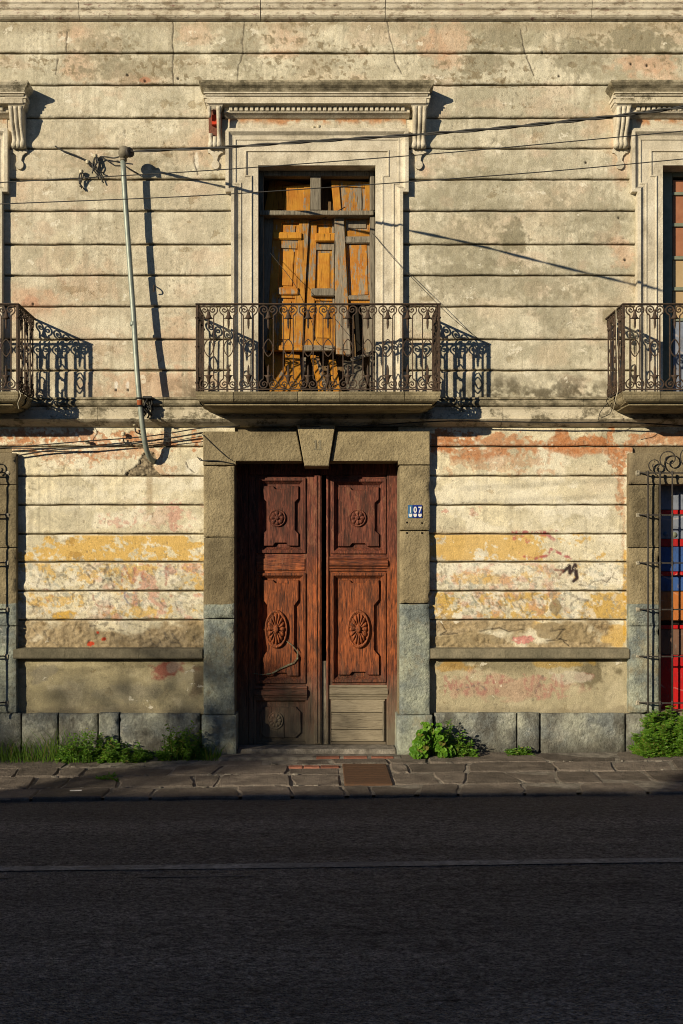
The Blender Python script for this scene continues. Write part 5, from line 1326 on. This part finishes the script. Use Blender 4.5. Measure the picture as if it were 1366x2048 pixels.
# overhead cables
def curve3(pts, n=40):
    """catmull-rom through 3D points"""
    pts = [Vector(p) for p in pts]; out = []
    ex = [pts[0] * 2 - pts[1]] + pts + [pts[-1] * 2 - pts[-2]]
    for i in range(1, len(ex) - 2):
        m = max(2, n // (len(pts) - 1))
        for k in range(m):
            t = k / m; p0, p1, p2, p3 = ex[i - 1], ex[i], ex[i + 1], ex[i + 2]
            out.append(.5 * ((2 * p1) + (p2 - p0) * t + (2 * p0 - 5 * p1 + 4 * p2 - p3) * t * t + (3 * p1 - p0 - 3 * p2 + p3) * t ** 3))
    return out + [pts[-1]]
def twisted(name, pts, r, tw, n, label, cat='cable', mat='cable'):
    c = curve3(pts, n); root = empty(name, c[0]); tag(root, label, cat)
    for s_ in (0, math.pi):
        mb = MB(); q = []
        for i, p in enumerate(c):
            a = s_ + i * tw; d = (c[min(i + 1, len(c) - 1)] - c[max(i - 1, 0)]).normalized(); u_ = d.cross(Vector((0, 0, 1))).normalized(); w_ = d.cross(u_)
            q.append(p + (u_ * math.cos(a) + w_ * math.sin(a)) * r)
        mb.tube(q, r, 6); mb.build('strand', M[mat], root)
    return root
def cable(name, pts, r, label, cat='cable', mat='cable', n=30, group=None):
    mb = MB(); mb.tube(curve3(pts, n), r, 6); return tag(mb.build(name, M[mat]), label, cat, group)
cb = [P(259, 303, -.23), P(420, 296, -.58), P(560, 287, -.90), P(700, 278, -1.16), P(850, 268, -1.48), P(990, 257, -1.76), P(1130, 243, -2.05), P(1250, 230, -2.28), P(1366, 214, -2.50), P(1480, 196, -2.80), P(1650, 165, -3.2)]
twisted('service_cable', cb, .0075, .5, 130, 'thick twisted black cable running from the weatherhead over the street')
cable('telephone_wire', [P(-60, 369, -3.6), P(0, 365, -3.6), P(370, 344, -3.6), P(640, 325, -3.6), P(910, 304, -3.6), P(1130, 284, -3.6), P(1366, 262, -3.6), P(1500, 248, -3.6)], .0032, 'thin upper wire crossing in front of the window heads', 'wire', 'steelwire')
cable('telephone_wire', [P(-60, 412, -3.6), P(0, 408, -3.6), P(370, 393, -3.6), P(640, 376, -3.6), P(910, 357, -3.6), P(1130, 340, -3.6), P(1366, 318, -3.6), P(1500, 306, -3.6)], .0032, 'thin lower wire crossing in front of the window transom', 'wire', 'steelwire')
# insulators and dead cable ends left of the mast
def insul(u, v, label, tails, cat='insulator'):
    tails = [[(a_, b_, y_ * .55) for a_, b_, y_ in t_] for t_ in tails]; q = P(u, v, -.03); r_ = empty('wall_insulator', (q.x, 0, q.z)); tag(r_, label, cat)
    mb = MB(); mb.tube([(q.x, .02, q.z), (q.x, -.04, q.z)], .007, 6); mb.build('spike', M['darkiron'], r_)
    mb = MB(); mb.lathe((q.x, -.04, q.z - .02), [(.012, 0), (.022, .006), (.018, .014), (.024, .022), (.022, .034), (.010, .040)], (0, 0, 1), 10); mb.build('porcelain_knob', M['porcelain'], r_)
    for t in tails:
        mb = MB(); mb.tube(curve3([P(a, b, y) for a, b, y in t], 14), .0065, 6); mb.build('cable_tail', M['cable'], r_)
    return r_
insul(191, 313, 'porcelain insulator with a knot of cut black cables, left of the weatherhead', [
    [(191, 312, -.08), (188, 322, -.09), (190, 332, -.08), (186, 342, -.07)], [(193, 312, -.08), (196, 322, -.09), (190, 336, -.08), (200, 352, -.06), (207, 366, -.05)],
    [(190, 314, -.08), (193, 325, -.09), (187, 338, -.08), (195, 350, -.06), (197, 358, -.05)], [(186, 335, -.07), (182, 326, -.07), (176, 322, -.07), (150, 310, -.06), (125, 301, -.05), (110, 292, -.03)],
    [(189, 316, -.08), (186, 326, -.09), (186, 340, -.08), (184, 347, -.07)], [(195, 318, -.08), (204, 314, -.07), (220, 324, -.08), (236, 322, -.1), (250, 332, -.08), (280, 350, -.03)],
    [(192, 316, -.085), (198, 328, -.09), (196, 340, -.08), (207, 346, -.06)], [(200, 313, -.07), (214, 314, -.08), (228, 316, -.10), (243, 312, -.17)]])
insul(176, 325, 'small porcelain insulator beside the cable knot', [[(176, 326, -.07), (180, 332, -.08), (186, 336, -.07)]])
insul(163, 344, 'porcelain insulator with a hanging stub of cut cables', [[(163, 344, -.08), (159, 350, -.09), (160, 362, -.08), (163, 377, -.06)], [(164, 344, -.08), (167, 350, -.09), (162, 364, -.08), (160, 374, -.06)], [(162, 345, -.08), (163, 356, -.09), (160, 366, -.08), (168, 378, -.05)], [(161, 344, -.08), (158, 356, -.08), (159, 368, -.07)]])
insul(247, 868, 'white bell insulator on a curved iron hook under the ledge', [[(247, 876, -.06), (248, 884, -.06), (254, 888, -.05), (261, 885, -.02)]])
insul(270, 848, 'white bell insulator tucked under the ledge beside the mast', [[(270, 856, -.06), (272, 864, -.06), (280, 868, -.03)]])
insul(175, 884, 'white peg insulator holding two cables left of the mast', [])
insul(627, 258, 'tilted porcelain insulator on the window frieze, left of its twin', []); insul(637, 255, 'porcelain insulator on the window frieze, right of its twin', [])
for (a, b, lab) in ((308, 571, 'rusty hook in the upper wall with a strip hanging from it'), ):
    mb = MB(); mb.tube(curve3([P(a, b, .01), P(a, b, -.06), P(a, b + 6, -.07), P(a, b + 12, -.04)], 12), .006, 6); tag(mb.build('wall_hook', M['iron']), lab, 'hook')
# cables along the foot of the ledge
cable('wall_cable', [P(-80, 902, -.06), P(0, 896, -.06), P(80, 890, -.06), P(175, 882, -.07), P(260, 876, -.06), P(330, 868, -.06), P(404, 856, -.07), P(480, 852, -.13)], .006, 'upper black cable slung from the peg insulator to the lintel', 'cable')
cable('wall_cable', [P(30, 912, -.04), P(100, 901, -.05), P(175, 895, -.07), P(260, 888, -.06), P(340, 876, -.06), P(404, 866, -.08)], .0075, 'lower thick black cable ending at the barred window', 'cable')
cable('wall_cable', [P(-80, 897, -.05), P(60, 897, -.05), P(175, 894, -.07), P(230, 893, -.05), P(330, 884, -.05), P(404, 872, -.08)], .004, 'thin black cable between the two thicker cables', 'cable')
cable('wall_cable', [P(404, 868, -.10), P(430, 893, -.10), P(455, 915, -.10), P(476, 926, -.06), P(500, 934, .1)], .0035, 'thin cable drooping across the lintel corner into the doorway', 'cable')
cable('wall_cable', [P(395, 914, -.02), P(402, 921, -.06), P(412, 921, -.10), P(440, 922, -.10), P(468, 928, -.09)], .005, 'short cable stub lying over the lintel joint', 'cable')
cable('wall_cable', [P(600, 852, -.14), P(690, 854, -.10), P(760, 850, -.12), P(900, 842, -.14), P(1100, 845, -.14), P(1240, 845, -.14), P(1380, 852, -.14)], .007, 'black cable running under the ledge above the door', 'cable')
# loose wires round the balconies
cable('loose_wire', [P(745, 466, -.02), P(790, 520, -.10), P(840, 572, -.2), P(900, 632, -.25), P(955, 676, -.12), P(978, 690, -.01)], .003, 'thin loose wire hanging from the orange window past the balcony end', 'wire')
cable('loose_wire', [P(540, 505, .1), P(590, 570, -.1), P(622, 640, -.4), P(640, 690, -.5), P(700, 700, -.3)], .0028, 'thin wire strung across the orange shutters', 'wire')
cable('loose_wire', [P(620, 443, .18), P(650, 436, .16), P(672, 424, .16), P(690, 414, .17)], .005, 'bent twig-like wire caught on the window transom', 'wire')
for (a, lab) in (([(1232, 618, -.55), (1234, 700, -.56), (1236, 770, -.57), (1231, 800, -.56), (1224, 830, -.4)], 'pale cord tied down the corner of the balcony over the barred window'),
                 ([(1216, 806, -.35), (1208, 814, -.35), (1200, 826, -.3), (1197, 840, -.2)], 'curling wire under the corner of the balcony over the barred window'),
                 ([(1225, 790, -.56), (1213, 800, -.5), (1219, 812, -.4), (1224, 806, -.45), (1221, 826, -.3), (1202, 836, -.2)], 'looped wire at the slab corner of the balcony over the barred window')):
    cable('loose_wire', [P(*p) for p in a], .0035, lab, 'wire', 'porcelain' if 'cord' in lab else 'cable')
cable('loose_wire', [P(38, 780, -.57), P(41, 792, -.58), P(36, 806, -.57), P(38, 818, -.56)], .0035, 'frayed cord dangling from the balcony beside the mast', 'wire', 'porcelain')

# ================================================================== plants
def leafquad(mb, o, d, n_, L, W, fold=.25):
    s_ = d.cross(n_).normalized(); n_ = s_.cross(d).normalized()
    a = o; b = o + d * L * .5 + s_ * W * .5 + n_ * W * fold; c = o + d * L; e = o + d * L * .5 - s_ * W * .5 + n_ * W * fold; m = o + d * L * .52 - n_ * W * .02
    mb.add([a, b, c, e, m], [(0, 1, 4), (1, 2, 4), (2, 3, 4), (3, 0, 4)])
def plant(u0, u1, vt, y0, y1, kind, label, name='weed', n=40, seed=1, mat='green'):
    """weed clump between px u0..u1 on the ground, reaching up to px vt"""
    r = random.Random(seed); xa, xb = wx(u0, (y0 + y1) / 2), wx(u1, (y0 + y1) / 2); ym = (y0 + y1) / 2
    H = wz(vt, ym) - gz((xa + xb) / 2); root = empty(name, ((xa + xb) / 2, ym, gz((xa + xb) / 2))); tag(root, label, 'plant')
    st, lf = MB(), MB(); n = int(n * 1.7)
    for i in range(n):
        t = r.random(); x = xa + (xb - xa) * t; y = y0 + (y1 - y0) * r.random(); g0 = gz(x) - .01
        env = max(.22, 1 - abs(2 * t - 1) ** 2.2) * r.choice((.35, .5, .65, .8, 1.0)) * r.uniform(.85, 1.15)
        h = H * env; lean = Vector(((t - .5) * .5 * (xb - xa) + r.uniform(-.06, .06), r.uniform(-.12, .02), 0)) * (h / max(H, .01))
        top = Vector((x, y, g0 + h)) + lean
        c = curve3([Vector((x, y, g0)), Vector((x, y, g0)).lerp(top, .5) + Vector((r.uniform(-.02, .02), r.uniform(-.02, .02), h * .08)), top], 8)
        st.tube(c, [.0035 * (1 - k / len(c)) + .0012 for k in range(len(c))], 4)
        if kind == 'grass': continue
        for p_i, p in enumerate(c[1:]):
            f = (p_i + 1) / len(c)
            m = {'herb': 5, 'fern': 4, 'broad': 2}[kind]
            for _ in range(m):
                a = r.uniform(0, 2 * math.pi); d = Vector((math.cos(a), math.sin(a) * .8 - .25, r.uniform(-.15, .6))).normalized()
                nn = Vector((r.uniform(-.5, .3), r.uniform(-.9, -.1), 1)).normalized()
                if kind == 'herb': leafquad(lf, p + Vector((r.uniform(-.015, .015), r.uniform(-.015, .015), r.uniform(-.02, .02))), d, nn, r.choice((.018, .026, .036, .052)) * r.uniform(.8, 1.2), r.uniform(.010, .024))
                elif kind == 'fern':
                    L = r.uniform(.05, .09) * (1.1 - .4 * f)
                    for q in range(5):
                        o_ = p + d * L * (q / 5); sd = d.cross(nn).normalized()
                        for s_ in (-1, 1): leafquad(lf, o_, (d * .6 + sd * s_).normalized(), nn, .026 * (1.1 - q * .13), .013)
                else:
                    if p_i < 2: continue
                    nn = Vector((r.uniform(-.9, .5), -1, r.uniform(-.1, 1.3))).normalized(); R0 = r.choice((.014, .02, .026, .032, .038)) * r.uniform(.9, 1.1); o_ = p + d * r.uniform(.01, .06); st.tube([p, o_], .0015, 4)
                    s1 = nn.cross(Vector((0, 0, 1))).normalized(); s2 = s1.cross(nn)
                    ring = [o_ + (s1 * math.cos(k * math.pi / 4) * (1 - .1 * (k % 2)) + s2 * math.sin(k * math.pi / 4)) * R0 + nn * (.006 if k % 2 else 0) for k in range(8)]
                    lf.add([o_ - nn * .006] + ring, [(0, 1 + k, 1 + (k + 1) % 8) for k in range(8)])
    if kind in ('grass', 'herb', 'fern'):
        for i in range(n * (5 if kind == 'grass' else 2)):
            t = r.random(); x = xa + (xb - xa) * t; y = y0 + (y1 - y0) * r.random(); g0 = gz(x) - .01; h = H * r.uniform(.15, 1) ** 1.5 * (1.25 if kind == 'grass' else .5)
            a = r.uniform(0, 2 * math.pi); lean = Vector((math.cos(a), math.sin(a) - .3, 0)) * h * r.uniform(.2, .8); w_ = Vector((.0035, .001, 0))
            b0, b1, b2 = Vector((x, y, g0)), Vector((x, y, g0 + h * .65)) + lean * .35, Vector((x, y, g0 + h)) + lean
            lf.add([b0 - w_, b0 + w_, b1 + w_ * .8, b1 - w_ * .8, b2], [(0, 1, 2, 3), (3, 2, 4)])
    if kind != 'grass': tag(st.build('stem', M['grass'], root), kind='stuff')
    tag(lf.build('foliage', M[mat], root), kind='stuff'); return root
plant(-40, 100, 1478, -.30, -.08, 'grass', 'dark grass tuft at the foot of the left barred window', 'grass_tuft', 40, 3, 'grass')
plant(95, 160, 1462, -.26, -.08, 'grass', 'tall thin grass against the plinth beside the leafy weed', 'grass_tuft', 14, 4, 'grass')
plant(118, 235, 1461, -.34, -.08, 'herb', 'bright leafy weed clump under the plinth joints', 'leafy_weed', 44, 5)
plant(205, 300, 1486, -.36, -.08, 'herb', 'low spreading weed trailing along the pavement', 'leafy_weed', 34, 6)
plant(322, 402, 1447, -.28, -.08, 'herb', 'upright leafy weed beside the left door plinth', 'leafy_weed', 40, 8)
plant(395, 440, 1486, -.30, -.13, 'grass', 'small grass tuft at the left door plinth', 'grass_tuft', 12, 9, 'grass')
plant(832, 892, 1448, -.32, -.14, 'broad', 'round-leaved bright green weed at the right door plinth', 'round_leaf_weed', 26, 10, 'bright')
plant(880, 905, 1432, -.2, -.1, 'herb', 'slender tall weed stem behind the round-leaved weed', 'slender_weed', 4, 11)
plant(890, 945, 1468, -.30, -.10, 'herb', 'dark feathery weed beside the round-leaved weed', 'leafy_weed', 18, 12)
plant(1018, 1056, 1490, -.22, -.08, 'herb', 'tiny weed tuft alone at the plinth joint', 'leafy_weed', 9, 13)
plant(1272, 1420, 1424, -.36, -.08, 'fern', 'dense ferny weed bush below the red shutters', 'fern_bush', 90, 14)
plant(200, 232, 1556, -1.18, -1.02, 'herb', 'moss tuft in a flagstone joint near the low weed', 'moss_tuft', 5, 15)
plant(1020, 1044, 1560, -1.15, -1.05, 'grass', 'grass sprig in a flagstone joint by the right plinth', 'grass_tuft', 3, 16, 'grass')
# small litter on the road and pavement
for (u, y, s_, lab) in ((152, -1.6, .05, 'white paper scrap on the kerb flagstones'), (-2, -1.9, .09, 'pale broken mortar lump at the kerb')):
    x = xg(u, y); mb = MB(); mb.cbox(x - s_, x + s_, y - .012, y + .012, gz(x) - .001, gz(x) + .012, .003, .003); tag(mb.build('litter_scrap', M['white'] if 'paper' in lab else M['mortar']), lab, 'litter')

# ================================================================== across the street, behind the camera (they shade the road)
def opposite(x0, x1, H, label, mat):
    yb = -13.2; r_ = empty('opposite_house', ((x0 + x1) / 2, yb - 3, gz((x0 + x1) / 2))); tag(r_, label, 'building', 'houses across the street')
    mb = MB(); mb.box(x0, x1, yb - 6, yb, -1.2, H - .25); mb.build('wall', mat, r_)
    mb = MB(); mb.box(x0 - .04, x1 + .04, yb - 6.1, yb + .10, H - .25, H); mb.build('parapet', M['trim'], r_)
    n = max(1, int((x1 - x0) / 2.6))
    for i in range(n):
        xc = x0 + (x1 - x0) * (i + .5) / n
        mb = MB(); mb.box(xc - .55, xc + .55, yb - .02, yb + .05, 1.0 if i % 3 else -.3, 2.7); f_ = mb.build('window' if i % 3 else 'door', M['winbrown'], r_)
        mb = MB(); mb.box(xc - .46, xc + .46, yb + .051, yb + .06, 1.1 if i % 3 else 1.6, 2.6); mb.build('pane', M['glass'], f_)
    return r_
opposite(-36, -17.2, 5.35, 'ochre single-storey house across the street with a tree before it', M['housewall'])
opposite(-17.16, -9.0, 5.22, 'low ochre house across the street between two neighbours', M['housewall'])
opposite(-8.96, 2, 5.62, 'taller ochre house across the street', M['housewall'])
opposite(2.04, 16, 5.3, 'ochre house at the far end across the street', M['housewall'])
def tree(x, y, h, cr, n, seed, label):
    r = random.Random(seed); rt = empty('street_tree', (x, y, gz(x))); tag(rt, label, 'tree')
    mb = MB(); mb.tube([(x, y, gz(x) - .1), (x + .05, y, h * .3), (x - .05, y + .05, h * .6), (x, y, h * .9)], [.14, .11, .08, .03], 8)
    lf = MB(); cl = []
    for k in range(16):
        a = r.uniform(0, 6.28); e = Vector((x + cr * math.cos(a) * r.uniform(.3, 1), y + .6 * cr * math.sin(a) * r.uniform(.2, 1), h * r.uniform(.72, 1.0)))
        mb.tube([(x, y, h * r.uniform(.45, .65)), (Vector((x, y, h * .7)) + e) / 2, e], [.04, .025, .01], 5); cl.append(e)
    for i in range(n):
        c = r.choice(cl); p = c + Vector((r.gauss(0, .28), r.gauss(0, .28), r.gauss(0, .16)))
        d = Vector((r.uniform(-1, 1), r.uniform(-1, 1), r.uniform(-.7, .3))).normalized(); leafquad(lf, p, d, Vector((r.uniform(-.5, .5), r.uniform(-.5, .5), 1)).normalized(), r.uniform(.08, .14), r.uniform(.04, .07))
    mb.build('trunk', M['bark'], rt); tag(lf.build('crown', M['tree'], rt), kind='stuff')
tree(-15.3, -11.6, 6.0, 1.15, 2400, 5, 'broad leafy street tree on the far pavement, behind the viewer')
tree(-12.55, -11.4, 6.3, .75, 2000, 6, 'slim leafy street tree on the far pavement, behind the viewer')
